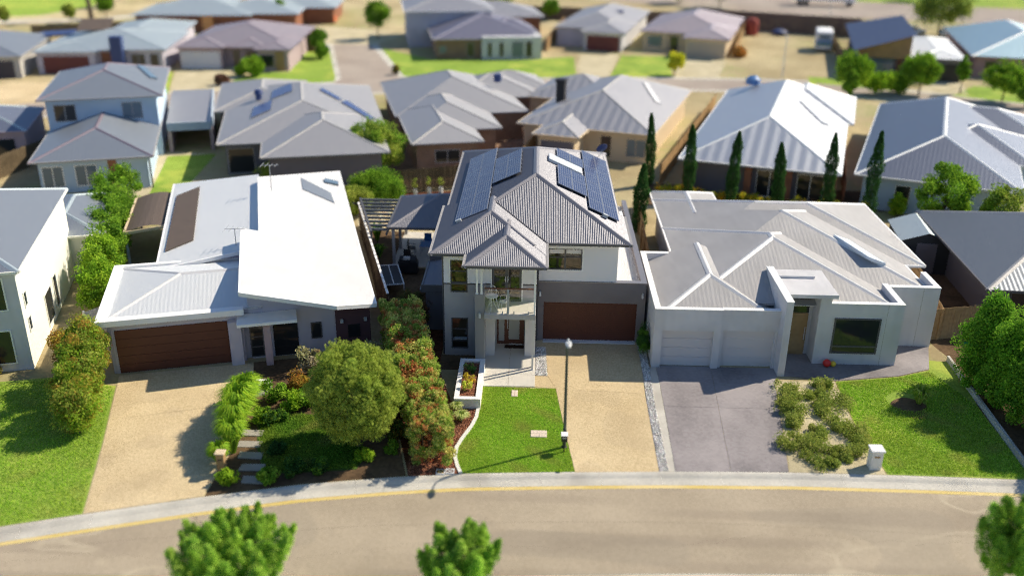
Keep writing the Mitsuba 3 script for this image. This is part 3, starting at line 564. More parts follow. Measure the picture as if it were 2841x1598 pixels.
# solar panels on the main roof
def rpoint(side, x, y, up): # up: metres above the roof sheet
    z = (ZE + .02 + (x + 4.85) * TT) if side == 'l' else (ZE + .02 + (4.88 - x) * TT)
    n = np.array([-TT if side == 'l' else TT, 0, 1]) / math.hypot(1, TT); return np.array([x, y, z]) + n * up
def solar_panel(side, x0, x1, y0, y1):
    k = sub(H.k, 'solar_panel')
    def q(a0, a1, b0, b1, h0, h1):
        v = [rpoint(side, a, b, h) for h in (h0, h1) for b in (b0, b1) for a in (a0, a1)]
        return tri((np.array(v), [[0, 2, 3, 1], [4, 5, 7, 6], [0, 1, 5, 4], [2, 6, 7, 3], [0, 4, 6, 2], [1, 3, 7, 5]]))
    g = .008
    part(k, 'frame', cat([q(x0 + g, x1 - g, y0 + g, y1 - g, .09, .135)]), 'm_cellgap')
    cs = []; nx, ny = 6, max(6, round((y1 - y0) / .155)); dx, dy = (x1 - x0 - .07) / nx, (y1 - y0 - .07) / ny
    for i in range(nx):
        for j in range(ny):
            a, b = x0 + .035 + i * dx, y0 + .035 + j * dy; e, c = .007, .022
            v = [rpoint(side, aa, bb, .138) for aa, bb in ((a + e + c, b + e), (a + dx - e - c, b + e), (a + dx - e, b + e + c), (a + dx - e, b + dy - e - c), (a + dx - e - c, b + dy - e), (a + e + c, b + dy - e), (a + e, b + dy - e - c), (a + e, b + e + c))]
            cs.append((np.array(v), np.array([[0, r, r + 1] for r in range(1, 7)])))
    part(k, 'cells', cat(cs), 'm_cell', stuff=True)
    part(k, 'rail', cat([q(x0, x1, y0 + f * (y1 - y0) - .02, y0 + f * (y1 - y0) + .02, .012, .088) for f in (.25, .75)]), 'm_galv')
ORD = ['first', 'second', 'third', 'fourth', 'fifth', 'sixth', 'seventh', 'eighth']
def array(side, xs, y0, y1, n):
    for a, b in zip(xs, xs[1:]):
        for i in range(n): l = (y1 - y0) / n; solar_panel(side, a, b, y0 + i * l, y0 + (i + 1) * l)
array('l', [-4.06, -3.22, -2.38], 45.5, 57.4, 7)
array('l', [-2.34, -1.57, -.80], 49.8, 54.7, 3)
array('r', [2.80, 3.59, 4.38], 46.55, 57.9, 7)
array('r', [1.18, 1.97, 2.77], 48.35, 52.1, 2)
array('r', [1.18, 1.97, 2.77], 53.75, 55.6, 1)
def on_roof(side, x0, x1, y0, y1, h0, h1):
    v = [rpoint(side, a, b, h) for h in (h0, h1) for b in (y0, y1) for a in (x0, x1)]
    return tri((np.array(v), [[0, 2, 3, 1], [4, 5, 7, 6], [0, 1, 5, 4], [2, 6, 7, 3], [0, 4, 6, 2], [1, 3, 7, 5]]))
k = sub(H.k, 'skylight', 'long pale skylight between the solar panels')
part(k, 'kerb', on_roof('r', .70, 2.62, 52.25, 53.45, .01, .17), 'm_galv'); part(k, 'pane', on_roof('r', .75, 2.57, 52.32, 53.38, .171, .185), 'm_skylight')
for side, x, y, l in (('l', -3.85, 45.42, 'left'), ('r', 3.62, 46.4, 'right')):
    part(H.k, 'electrical_box', on_roof(side, x - .13, x + .13, y - .12, y + .07, .02, .2), 'm_lens')
k = sub(H.k, 'satellite_dish')
b = rpoint('r', 3.95, 57.95, 0); c = b + [.25, .25, .62]; dv = np.array([-.35, .75, .55]); dv /= np.linalg.norm(dv)
m = lathe([(.0, 0), (.16, .015), (.3, .055), (.38, .10), (.38, .11), (.3, .067), (.16, .027), (0, .012)], n=24); v = m[0]; a1 = np.cross(dv, [0, 0, 1]); a1 /= np.linalg.norm(a1); a2 = np.cross(a1, dv)
part(k, 'dish', (c + v[:, :1] * a1 + v[:, 1:2] * a2 + v[:, 2:] * dv, m[1]), 'm_navy', smooth=40)
part(k, 'arm', tube([c - a2 * .3, c + dv * .4 - a2 * .1], .015, 6), 'm_steel'); part(k, 'feed', tube([c + dv * .38 - a2 * .1, c + dv * .48 - a2 * .08], .035, 8), 'm_black')
part(k, 'mast', cat([tube([b, b + [.1, .1, .3], c], .02, 6), tube([b + [-.1, .35, .02], b + [.1, .1, .3]], .014, 6), tube([b + [.4, .1, -.1], c - [.05, 0, .1]], .014, 6)]), 'm_steel')

# ---------------------------------------------------------------- the left neighbour: white skillion roofs
F = Fr(-20.2, 39.5, 15.9)
H = House('white-roofed modern house with a brown double garage door, left of the grey house', F, 'm_paleroof', 'm_violet', trim='m_white', cap='m_whiteroof', pitch=.2, amp=.004, seg=4)
H.hip(-.1, 7.2, .25, 6.9, 2.85, .24, 'x', ends='hg', inset=.2, gut='', rear=None)
H.p('fascia', cat([cbx(-.5, -.02, -.2, 7.15, 2.68, 2.98), cbx(-.02, 6.3, -.2, .27, 2.68, 2.98), cbx(-.02, 6.0, 6.86, 7.15, 2.68, 2.98)]), 'm_white', 'broad white fascia around the garage roof')
H.wbox(-.05, .1, .25, 7, 0, 2.68); H.wbox(.1, 6.2, .18, .3, 0, 2.68)
H.gdoor('f', .18, .25, 5.45, 2.3, 'm_redwood', n=5, label='wide brown double garage door')
# rear left skillion
zb = lambda x: 2.75 + (x - 1.5) * .16
Bf = [(1.7, 6.6), (7.2, 6.6), (7.2, 20.6), (1.5, 22.6)]
H.faces.append([(x, y, zb(x)) for x, y in Bf]); H.gutter((1.65, 6.6, zb(1.6)), (1.45, 22.6, zb(1.5)))
H.p('fascia', cat([beam((1.6, 6.5, zb(1.6) - .07), (6.3, 6.5, zb(6.3) - .07), .14, .2)]), 'm_white')
H.wbox(2.0, 7.0, 6.9, 20, 0, 2.7); H.wall(m3.Manifold.hull_points([(x, y, z) for x, y in ((2.1, 6.9), (7.2, 6.9), (7.2, 20.2), (1.9, 22.2)) for z in (2.5, zb(x) - .06)]))
# tall right skillion, falling to the right
zc = lambda x: 4.3 - (x - 6.25) * .262
Cp = [[(6.25, -1.15), (10.72, -1.1), (12.75, -.05), (12.75, 8.0), (6.25, 8.0)], [(7.2, 8.0), (12.75, 8.0), (12.85, 24.0), (7.2, 18.6)]]
H2 = [[(x, y, zc(x)) for x, y in P] for P in Cp]
H.p('upper_roof', corr(H2, .4, .005, 4), 'm_whiteroof', 'large bright white metal roof falling to the right', smooth=True)
for P in H2:
    for a, b in zip(P, P[1:] + P[:1]):
        if (a[1] == 8.0 and b[1] == 8.0 and a[0] > 7) or {a[1], b[1]} == {8.0} and max(a[0], b[0]) > 12: continue
        H.p('fascia', beam((a[0], a[1], a[2] - .09), (b[0], b[1], b[2] - .09), .1, .2), 'm_white')
hull = lambda pts, f, z0=0: m3.Manifold.hull_points([(x, y, z) for x, y in pts for z in (z0, f(x) - .06)])
H.wall(hull([(6.5, .35), (10.7, .35), (10.7, 8), (6.5, 8)], zc)); H.wall(hull([(7.4, 7.9), (12.45, 7.9), (12.5, 23.4), (7.4, 18.5)], zc))
H.wall(hull([(10.7, .30), (12.45, .30), (12.45, 8), (10.7, 8)], zc), 'm_plum')
H.p('portico', cat([cbx(5.95, 8.8, -.95, .33, 2.36, 2.52)]), 'm_white', 'flat white portico slab')
H.p('pillar', cat([cbx(5.5, 6.1, -.25, .35, 0, 2.36)]), 'm_violet'); H.p('pillar', cbx(7.15, 7.5, -.6, -.2, 0, 2.36), 'm_mauve', 'mauve brick pillar under the portico')
H.win('f', .35, 6.45, 7.1, .1, 2.3, 1, 4, name='window', frame='m_trim', fw=.05); k = H.win('f', .35, 7.6, 8.8, .05, 2.3, 2, 5, name='front_door', frame='m_black', fw=.05)
H.win('f', .35, 9.45, 10.0, .8, 1.7, 1, 1, frame='m_trim')
H.win('f', .30, 11.3, 11.9, .7, 1.4, 1, 1, frame='m_black'); 
for x in (11.0, 12.2): H.p('wall_light', cbx(x - .08, x + .08, .2, .3, 1.55, 1.75), 'm_lens')
H.p('parapet_step', cat([cbx(6.2, 6.3, 6.9, 8.0, 2.9, zc(6.25) - .1), cbx(7.14, 7.24, 8.0, 18.5, zb(7.2) - .1, zc(7.2) - .05)]), 'm_paleroof')
H.build()
def slab_on(fr, P, f, h0, h1): # a flat box on a sloping roof, P: four (x, y) corners, f: roof height at x
    v = np.array([(x, y, f(x) + h) for h in (h0, h1) for x, y in P]); return fr(tri((v, [[0, 1, 2, 3], [7, 6, 5, 4], [0, 4, 5, 1], [1, 5, 6, 2], [2, 6, 7, 3], [3, 7, 4, 0]])))
part(H.k, 'solar_collector', slab_on(F, [(1.95, 9.0), (3.45, 9.9), (3.3, 20.4), (1.85, 19.4)], zb, .03, .09), 'm_collector', 'brown matting pool heating collector on the pale roof left of the white roof')
part(H.k, 'skylight', slab_on(F, [(10.0, 17.6), (11.9, 15.8), (11.8, 17.9), (10.0, 20.2)], zc, .01, .06), 'm_bluegrey', 'grey skylight near the back corner of the bright white roof')
part(H.k, 'skylight', slab_on(F, [(11.6, 20.1), (12.5, 20.0), (12.5, 20.8), (11.6, 20.9)], zc, .03, .14), 'm_skyglass', 'small dark skylight at the very back corner of the bright white roof')
def antenna(x, y, z, h):
    k = sub(H.k, 'antenna'); part(k, 'mast', tube([(x, y, z), (x, y, z + h)], .025, 6), 'm_steel')
    part(k, 'arms', cat([tube([(x - .55, y, z + h - .05), (x + .55, y + .1, z + h - .05)], .018, 5)] + [tube([(x + o, y - w, z + h - .05), (x + o, y + w + .1, z + h - .05)], .012, 5) for o, w in ((-.5, .5), (-.2, .42), (.1, .35), (.4, .3))]), 'm_steel')
antenna(*F.pt(8.0, 16.2), zc(8.0), 1.7); antenna(*F.pt(5.9, 7.6), zb(5.9), 1.0)
k = thing('pergola', 'curved brown roofed pergola behind the garage of the white-roofed house', 'pergola')
pts = [(-.9 + 2.3 * i / 6, 2.25 + .35 * math.sin(math.pi * (i / 6) * .75)) for i in range(7)]
v = np.array([(x, y, z) for y in (14.6, 21.4) for x, z in pts]); part(k, 'roof', F((v, np.array([q for i in range(6) for q in ([i, i + 1, 8 + i], [i, 8 + i, 7 + i])]))), 'm_collector')
part(k, 'beam', F(cat([beam((-.9, 14.55, 2.2), (1.4, 14.55, 2.45), .12, .18), beam((-.95, 14.5, 2.2), (-.95, 21.4, 2.2), .12, .18)])), 'm_plaster')
for x, y in ((-.9, 14.6), (1.3, 14.6), (-.9, 21.3)): part(k, 'post', F(bx(x - .07, x + .07, y - .07, y + .07, 0, 2.15)), 'm_greyblue')

# ---------------------------------------------------------------- the right neighbour: white rendered house with parapets
H = House('white rendered house with parapets and two single garage doors, right of the grey house', W0, 'm_shale', 'm_rendwhite', trim='m_white', cap='m_whiteroof', pitch=.22, amp=.003, seg=4)
H.hip(7.8, 18.1, 43.1, 54, 3.0, .33, 'y', inset=.5, gut='l'); H.hip(7.8, 20.6, 45.1, 58, 3.0, .33, 'y', inset=.5, gut='lr', skip=(0, 2)); H.hip(7.8, 21.7, 48.8, 59.6, 3.0, .33, 'x', inset=.5, gut='lrfb', skip=(0,))
H.hip(7.8, 12.0, 53, 61.4, 3.0, .33, 'y', inset=.5, gut='lrb', skip=(0, 1)); H.hip(6.2, 12.0, 42.0, 49.4, 2.75, .38, 'y', ends='hg', inset=.1, gut='')
def parapet(pts, z=3.2, w=.26, z0=0.):
    for a, b in zip(pts, pts[1:]):
        x0, x1, y0, y1 = min(a[0], b[0]) - w / 2, max(a[0], b[0]) + w / 2, min(a[1], b[1]) - w / 2, max(a[1], b[1]) + w / 2
        H.wbox(x0, x1, y0, y1, z0, z)
H.wbox(6.0, 6.26, 41.72, 49.4, 0, 3.2); H.wbox(6.0, 8.0, 49.2, 49.46, 0, 3.2)
H.wall(mbox(6.0, 9.3, 41.72, 41.98, 0, 3.2) - mbox(6.42, 8.95, 41.5, 42.2, 0, 2.06)); H.wall(mbox(9.3, 12.2, 41.86, 42.12, 0, 3.17) - mbox(9.45, 12.0, 41.5, 42.4, 0, 2.06))
H.gdoor('f', 41.99, 6.42, 8.95, 2.06, 'm_mauvepale', n=4, label='pale mauve single garage door, left of two'); H.gdoor('f', 42.13, 9.45, 12.0, 2.06, 'm_mauvepale', n=4, label='pale mauve single garage door, right of two')
H.wbox(12.14, 12.48, 41.1, 45.6, 0, 4.0)                       # tall portal blade
H.p('portal_roof', cat([cbx(12.48, 14.95, 42.25, 45.5, 3.72, 3.92), cbx(12.48, 14.3, 44.3, 44.45, 3.925, 4.05)]), 'm_rendwhite')
H.wbox(12.48, 14.2, 43.59, 45.5, 0, 3.72); H.wbox(14.2, 14.75, 42.5, 45.5, 0, 3.72)
kd = H.p('front_door', cat([bx(13.2, 14.0, 43.5, 43.585, .03, 2.35)]), 'm_timber', 'orange timber front door in the tall portal'); part(kd, 'fanlight', bx(13.2, 14.0, 43.52, 43.58, 2.39, 3.5), 'm_glass'); part(kd, 'handle', tube([(13.9, 43.44, .9), (13.9, 43.44, 1.6)], .02, 6), 'm_galv')
H.wall(mbox(14.75, 18.35, 42.5, 42.76, 0, 3.35)); H.wbox(18.09, 18.35, 42.5, 45.2, 0, 3.35); H.wbox(18.35, 20.95, 44.75, 45.01, 0, 3.35); H.wbox(20.69, 20.95, 44.75, 46.9, 0, 3.35)
H.wbox(14.75, 18.1, 42.7, 46, 0, 2.9); H.wbox(18.2, 20.7, 45, 48, 0, 2.9)
for x in (17.55, 20.1): H.p('control_joint', bx(x - .015, x + .015, 42.494 if x < 18 else 44.744, 42.499 if x < 18 else 44.749, 0, 3.34), 'm_greywall')
H.win('f', 42.5, 15.0, 17.3, .65, 2.6, 1, 1, fw=.08, zs=[1.05], frame='m_trim', label='large square window with dark frame')
H.win('f', 44.75, 18.55, 18.75, .5, 1.9, 1, 1)
for x0, x1, y0, y1 in ((5.98, 6.28, 41.7, 49.48), (6.28, 8.02, 49.18, 49.48), (6.28, 9.3, 41.7, 42.0), (9.32, 12.14, 41.84, 42.14), (12.12, 12.5, 41.08, 45.62)):
    H.p('coping', cbx(x0, x1, y0, y1, 4.0 if x0 == 12.12 else 3.17 if x0 == 9.32 else 3.2, 4.03 if x0 == 12.12 else 3.20 if x0 == 9.32 else 3.235, .006), 'm_white')
H.p('coping', cat([cbx(14.73, 18.37, 42.48, 42.78, 3.35, 3.385, .006), cbx(18.07, 18.37, 42.785, 45.2, 3.35, 3.385, .006)]), 'm_white'); H.p('coping', cat([cbx(18.375, 20.97, 44.73, 45.03, 3.35, 3.385, .006), cbx(20.67, 20.97, 45.035, 46.92, 3.35, 3.385, .006)]), 'm_white')
H.build()
v = [(x, y, 3.0 - .007 + (20.6 - x) * .33 + h) for h in (.03, .2) for x, y in ((16.6, 49.4), (17.5, 49.3), (18.8, 47.0), (17.9, 47.1))]
part(H.k, 'skylight', tri((np.array(v), [[0, 1, 2, 3], [7, 6, 5, 4], [0, 4, 5, 1], [1, 5, 6, 2], [2, 6, 7, 3], [3, 7, 4, 0]])), 'm_skylight', 'slanting bright skylight on the grey roof of the white rendered house')

# ---------------------------------------------------------------- far left house (partly in view) and the house at the right edge
F = Fr(-24.3, 39.9, 16)
H = House('two-storey house with cream side wall at the left edge of the photo', F, 'm_bluegrey', 'm_greyblue', cap='m_mist', trim='m_creamwhite', pitch=.25, amp=.005, seg=3)
H.hip(-9.5, .15, -.15, 13.0, 5.25, .36, 'y', inset=.25, wm='m_rendwhite'); H.hip(-3, 1.9, 12.0, 20.5, 2.6, .3, 'y', inset=.3, wm='m_creamwhite')
H.p('side_wall', cat([bx(-.12, -.09, .1, 12.7, 0, 5.1)]), 'm_creamwhite', 'sunlit cream side wall')
H.win('f', .1, -4.3, -.65, 3.2, 4.9, 2, 1); H.win('f', .1, -4.3, -.75, .4, 2.2, 2, 1)
for y, z0, z1, w in ((.7, 3.0, 3.8, .5), (.7, 1.7, 2.5, .5), (4.3, .3, 2.1, 1.6), (6.6, .3, 2.2, .8)): H.win('r', -.09, y, y + w, z0, z1, 1, 1, frame='m_creamwhite')
H.build()
F = Fr(24.4, 46.4, -4)
H = House('dark grey roofed house with a covered porch at the right edge of the photo', F, 'm_deepgrey', 'm_darkwall', cap='m_shale', pitch=.25, amp=.012, seg=3)
H.hip(-.2, 12, .0, 13, 2.65, .36, 'y', inset=.9)
for x in (.5, 3.2): H.p('post', bx(x - .09, x + .09, .35, .53, 0, 2.55), 'm_plaster')
H.win('f', .9, 1.4, 3.6, .1, 2.2, 2, 1); H.build()

# ---------------------------------------------------------------- second row
F = Fr(-37.7, 66.4, 17.5)
H = House('grey-blue two-storey house with stacked hip roofs on the left', F, 'm_bluegrey', 'm_bluewall', cap='m_mauvecap', trim='m_shale')
H.hip(0, 8.75, 0, 12, 2.6, .32, 'y', ends='hg', inset=.5); H.hip(-.5, 9.25, 9.35, 22.5, 5.3, .3, 'y', inset=.55)
H.wbox(8.2, 8.65, 10.2, 22, 2.5, 5.2, 'm_rendwhite')
for u0, u1 in ((.7, 2.2), (3.0, 4.6)): H.win('f', .5, u0, u1, .45, 2.1, 2, 1, glass='m_skyglass', frame='m_white')
H.wbox(5.4, 6.0, .45, .95, 0, 2.4, 'm_brick')
H.win('f', 9.9, .6, 2.3, 3.35, 4.75, 2, 1); H.win('f', 9.9, 5.9, 7.5, 3.35, 4.75, 2, 1, glass='m_skyglass')
H.p('post', bx(8.35, 8.47, .3, .42, 0, 2.5), 'm_trim'); H.build()
v = [(x, y, 5.3 + (9.25 - x) * .3 + h) for h in (.03, .12) for x, y in ((6.6, 19.3), (7.2, 19.6), (8.6, 15.4), (8.0, 15.2))]
part(H.k, 'skylight', F(tri((np.array(v), [[0, 1, 2, 3], [7, 6, 5, 4], [0, 4, 5, 1], [1, 5, 6, 2], [2, 6, 7, 3], [3, 7, 4, 0]]))), 'm_skyglass', 'pale blue skylight on the upper roof of the grey-blue two-storey house')
k = thing('carport', 'grey flat-roofed carport with a dark opening beside the grey-blue house', 'carport')
part(k, 'roof', F(corr([[(9.2, 10.6, 2.6), (12.95, 10.6, 2.6), (12.95, 22.8, 3.0), (9.2, 22.8, 3.0)]], .3, .012, 3)), 'm_midgrey', smooth=True); part(k, 'fascia', F(cat([bx(9.2, 12.9, 10.4, 10.58, 1.95, 2.66), bx(12.95, 13.1, 10.4, 22.8, 2.2, 3.05)])), 'm_greyblue')
part(k, 'wall', F(cat([bx(9.2, 9.5, 10.7, 22, 0, 2.5), bx(12.7, 12.95, 10.7, 22, 0, 2.5), bx(9.5, 12.7, 20, 20.2, 0, 2.5)])), 'm_mauve')
H = House('low navy-roofed house at the left edge, in front of the tan driveway', Fr(*F.pt(-1.9, 10.5), 17.5), 'm_navyroof', 'm_mauve', cap='m_mist', trim='m_mauve')
H.hip(-9, 0, 0, 9, 2.6, .34, 'y', inset=.2); H.win('f', .2, -3.2, -1.0, .3, 2.0, 1, 1); H.build()

F = Fr(-25.56, 72.28, 14)
H = House('grey hip-roofed house with solar panels behind the white-roofed house', F, 'm_dunegrey', 'm_darkwall', cap='m_shale', trim='m_shale')
H.hip(.1, 13.8, 0, 21.5, 2.7, .27, 'y', inset=.6); H.hip(3.6, 13.4, -4.5, 8, 2.7, .33, 'y', inset=.6); H.hip(-1.0, 7.5, 12, 25, 2.7, .27, 'y', inset=.6)
H.win('f', .6, .8, 2.9, .1, 2.2, 1, 1); H.build()
def panels(fr, lst, f):
    for P, lab in lst:
        k = sub(H.k, 'solar_panel', lab); m = slab_on(Fr(), P, f, .04, .10); part(k, 'frame', fr(m), 'm_cellgap')
        c = np.mean(P, axis=0); Q = [tuple(c + (np.array(p) - c) * .94) for p in P]; part(k, 'cells', fr(slab_on(Fr(), Q, f, .101, .108)), 'm_cellblue')
fl = lambda x: 2.7 + (x - .1) * .27
fr_ = lambda x: 2.7 + (13.8 - x) * .27
panels(F, [([(2.6, 5.5), (4.3, 6.5), (4.4, 10.4), (2.7, 9.4)], 'blue solar panel group nearest the gutter on the left slope of the grey hip roof'), ([(4.2, 10.8), (6.2, 11.6), (6.1, 15.5), (4.3, 14.4)], 'blue solar panel group near the ridge on the left slope of the grey hip roof')], fl)
panels(F, [([(8.6, 13.0), (10.2, 10.2), (10.6, 11.0), (8.9, 14.2)], 'narrow solar panel strip near the ridge on the right slope of the grey hip roof'), ([(10.4, 9.6), (12.6, 5.0), (13.2, 5.6), (11.0, 11.0)], 'long pale solar panel strip near the right gutter of the grey hip roof')], fr_)
part(H.k, 'roof_cowl', F(lathe([(0, 0), (.3, 0), (.3, .5), (.45, .55), (.3, .9), (0, .95)], 3.1, 12.6, fl(3.1), 12)), 'm_navy', 'round dark ventilator on the left slope of the grey hip roof with solar panels', smooth=40)

F = Fr(-10.03, 73.61, 14)
H = House('brown brick house with a stepped grey roof behind the grey two-storey house', F, 'm_dunegrey', 'm_brownbrick', cap='m_shale', trim='m_shale')
H.hip(0, 5.9, 0, 12, 2.7, .36, 'y', inset=.45); H.hip(0, 8.3, 4.2, 16, 2.7, .36, 'y', inset=.45, skip=(0,)); H.hip(-.3, 12, 10, 25.5, 2.7, .36, 'y', inset=.45, skip=(0,)); H.hip(6, 14.9, 16.3, 25, 2.7, .36, 'x', inset=.45); H.hip(9, 16.8, 20, 27, 2.7, .36, 'x', inset=.45)
H.win('f', .45, 1.9, 4.0, .9, 2.0, 2, 1); H.build()
part(H.k, 'roof_cowl', F(lathe([(0, 0), (.4, 0), (.4, .7), (0, .8)], 10.6, 17.5, 4.0, 12)), 'm_navy', 'dark blue ventilator on the stepped grey roof', smooth=40)

F = Fr(3.5, 76.66, -17.5)
H = House('beige brick house with grey hip roof and black chimney, right of the brown brick house', F, 'm_midgrey', 'm_plaster', cap='m_shale', trim='m_plaster', pitch=.85, amp=.02, seg=5)
H.hip(-6.5, 5.7, 3.1, 23, 2.7, .36, 'y', inset=.5); H.hip(-4.1, 0, 0, 9, 2.7, .36, 'y', inset=.45); H.hip(-9.5, 0, 14, 23.5, 2.7, .36, 'x', inset=.5)
H.wbox(-3.4, -.6, .4, .6, .2, 2.1, 'm_darkwall'); H.win('f', 3.6, 1.0, 2.0, .3, 2.2, 1, 1); H.win('f', 3.6, 3.3, 5.0, .5, 2.1, 2, 1, glass='m_skyglass')
H.p('chimney', cat([cbx(-4.9, -4.1, 9.6, 10.4, 2.9, 5.2), cbx(-5.0, -4.0, 9.5, 10.5, 5.2, 5.45)]), 'm_black', 'black chimney'); H.p('eaves_fascia', cbx(-.1, .1, 2.6, 3.1, 2.4, 2.7), 'm_plaster'); H.build()
v = [(x, y, 2.7 + (5.7 - x) * .36 + h) for h in (.03, .12) for x, y in ((1.6, 17.6), (2.1, 17.9), (4.4, 13.0), (3.9, 12.7))]
part(H.k, 'skylight', F(tri((np.array(v), [[0, 1, 2, 3], [7, 6, 5, 4], [0, 4, 5, 1], [1, 5, 6, 2], [2, 6, 7, 3], [3, 7, 4, 0]]))), 'm_whiteroof', 'long white skylight on the roof of the beige brick house')

F = Fr(11.3, 70.7, -18)
H = House('large house with a bright white metal hip roof behind the cypresses', F, 'm_sealskin', 'm_darkwall', cap='m_paleroof', trim='m_white', pitch=.9, amp=.016, seg=5)
H.hip(-.3, 11.7, 0, 28, 2.75, .42, 'y', inset=1.2); H.hip(3, 12.2, 17, 29, 2.75, .42, 'y', inset=.9)
for x in (.3, 5.0, 8.0, 11.2): H.p('pillar', cbx(x - .25, x + .25, .4, .9, 0, 2.65), 'm_brick')
for u in (5.6, 8.6): H.win('f', 1.2, u, u + 2.0, .1, 2.2, 2, 1)
H.build()
v = [(x, y, 2.75 + (11.7 - x) * .42 + h) for h in (.03, .14) for x, y in ((7.4, 16.0), (8.0, 16.3), (10.2, 12.6), (9.6, 12.3))]
part(H.k, 'skylight', F(tri((np.array(v), [[0, 1, 2, 3], [7, 6, 5, 4], [0, 4, 5, 1], [1, 5, 6, 2], [2, 6, 7, 3], [3, 7, 4, 0]]))), 'm_galv', 'long grey skylight on the bright white hip roof')
part(H.k, 'roof_cowl', F(lathe([(0, 0), (.7, 0), (.7, .5), (.3, .8), (0, .8)], 2.4, 24.5, 4.2, 14)), 'm_blue2', 'low blue ventilator at the back of the bright white hip roof', smooth=40)

F = Fr(24.15, 67.42, -22)
H = House('house with a dark blue roof slope and pale blue walls on the right', F, 'm_zinc', 'm_bluewall', cap='m_paleroof', trim='m_paleroof', pitch=.3, amp=.004, seg=3)
H.hip(-.6, 10.7, 0, 26.5, 2.7, .40, 'y', inset=.6); H.hip(3, 12.0, 8, 18, 2.7, .36, 'x', ends='hh', inset=.6); H.hip(3, 13.5, 17.5, 26, 2.7, .36, 'x', inset=.6)
H.win('f', .6, 2.3, 3.4, .6, 2.1, 1, 1); H.build()

# ---------------------------------------------------------------- far houses
H = House('grey house with a dark garage door in the top left corner', Fr(-63, 109.6, 14), 'm_bluegrey', 'm_greywall', cap='m_bluegrey', trim='m_greywall')
H.hip(-9, 2.2, 0, 17, 2.6, .27, 'y', inset=.3); H.gdoor('f', .3, -4.6, 1.2, 2.05, 'm_darkdoor', n=4); H.build()
k = thing('shade_sail', 'dark blue canopy behind the grey house in the top left corner', 'shade sail'); part(k, 'canopy', Fr(-63, 124.5, 14)(slab_on(Fr(), [(-4, 0), (1.5, 0), (2, 4), (-3, 4.5)], lambda x: 2.9 + .06 * x, 0, .06)), 'm_navy'); part(k, 'post', Fr(-63, 124.5, 14)(cat([bx(x, x + .1, y, y + .1, 0, 2.75) for x, y in ((-3.8, .2), (1.2, .2), (1.6, 3.7))])), 'm_trim')

F = Fr(-60.9, 112.2, 8)
H = House('house with a pale blue-grey roof, dark red garage door and blue chimney', F, 'm_mist', 'm_violet', cap='m_mist', trim='m_greyblue')
H.hip(.2, 15.4, 1.4, 16, 2.75, .2, 'x', inset=.4); H.hip(4.5, 14.5, 8, 26, 2.75, .22, 'y', inset=.4); H.hip(.2, 7.6, .4, 8, 2.7, .2, 'y', inset=.3)
H.gdoor('f', .7, 1.2, 6.5, 2.1, 'm_garnet', n=4); H.p('chimney', cbx(9.2, 10.6, .5, 1.7, 0, 4.4), 'm_navy', 'dark blue chimney tower'); H.win('f', 1.8, 11.2, 12.9, .5, 2.2, 2, 1); H.win('f', 1.8, 13.4, 14.5, .5, 2.2, 1, 1); H.wbox(7.7, 9.1, 1.7, 1.9, 0, 2.4, 'm_brick'); H.build()
part(H.k, 'solar_collector', F(cat([beam((5.0, 8.9, 3.95), (4.6, 13.2, 4.9), 4.0, .08), beam((3.2, 13.0, 3.0), (3.2, 13.0, 4.75), .1, .1, (0, 1, 0)), beam((6.0, 13.0, 3.0), (6.0, 13.0, 4.75), .1, .1, (0, 1, 0))])), 'm_collector', 'brown solar collector on the pale blue-grey roof')
F = Fr(-45.3, 117.9, 3)
H = House('mauve-roofed brick house with a white garage door at the corner of the side street', F, 'm_mauveroof', 'm_mauve', cap='m_mauvecap', trim='m_mauvecap')
H.hip(0, 14.3, 1.0, 18.5, 2.7, .26, 'y', inset=.5); H.hip(0, 6.0, -.3, 8, 2.7, .26, 'y', inset=.35); H.hip(6.3, 11, .2, 7, 2.72, .3, 'y', inset=.5, wall=False); H.hip(9.9, 14.5, -1.3, 8, 2.7, .26, 'y', inset=.4)
H.gdoor('f', .05, .5, 5.4, 2.15, 'm_whitedoor', n=4); H.win('f', 1.5, 6.6, 7.6, .1, 2.2, 1, 1); H.win('f', 1.5, 8.2, 9.7, .5, 2.1, 1, 1); H.win('f', -.9, 10.6, 12.3, .5, 2.0, 1, 1); H.wbox(12.5, 13.6, -1.0, -.7, 0, 2.4, 'm_timber'); H.build()
k = thing('garden_wall', 'beige rendered wall with a brown gate top beside the mauve-roofed house', 'wall'); part(k, 'wall', cat([bx(-33.6, -31.2, 132.3, 132.6, 0, 2.3)]), 'm_oldtimber'); part(k, 'top', bx(-33.7, -31.1, 132.2, 135.5, 2.3, 2.5), 'm_rust')
F = Fr(-59.5, 146.5, 5)
H = House('long pale roofed red brick house at the very top left', F, 'm_mist', 'm_brick', cap='m_mist', trim='m_greyblue')
H.hip(-3, 15, 0, 14, 2.7, .22, 'x', inset=.5); H.hip(8, 22, 2, 16, 2.7, .22, 'x', inset=.5); H.hip(14, 27, 10, 24, 2.7, .22, 'x', inset=.5); H.hip(-1, 9, 8, 24, 2.7, .22, 'y', inset=.5)
H.p('pillar', cbx(7.6, 9.2, .2, .6, 0, 2.6), 'm_apricot', 'apricot panel under the eaves'); H.p('chimney', cbx(5.2, 6.0, 12, 13, 4, 6.3), 'm_mauve'); H.build()
single('water_tank', lathe([(0, 0), (1.1, 0), (1.1, 2.9), (.9, 3.3), (0, 3.4)], -48.6, 163.9, 0, 20), 'm_white', 'white tank standing at the end of the pale roofed red brick house', 'tank', smooth=40)
single('water_tank', lathe([(0, 0), (.8, 0), (.8, 2.6), (.5, 2.9), (0, 2.9)], -40.3, 166, 0, 20), 'm_lens', 'white tank with a green lid in the dry yard at the top', 'tank', smooth=40)
F = Fr(-13.9, 127.3, 10)
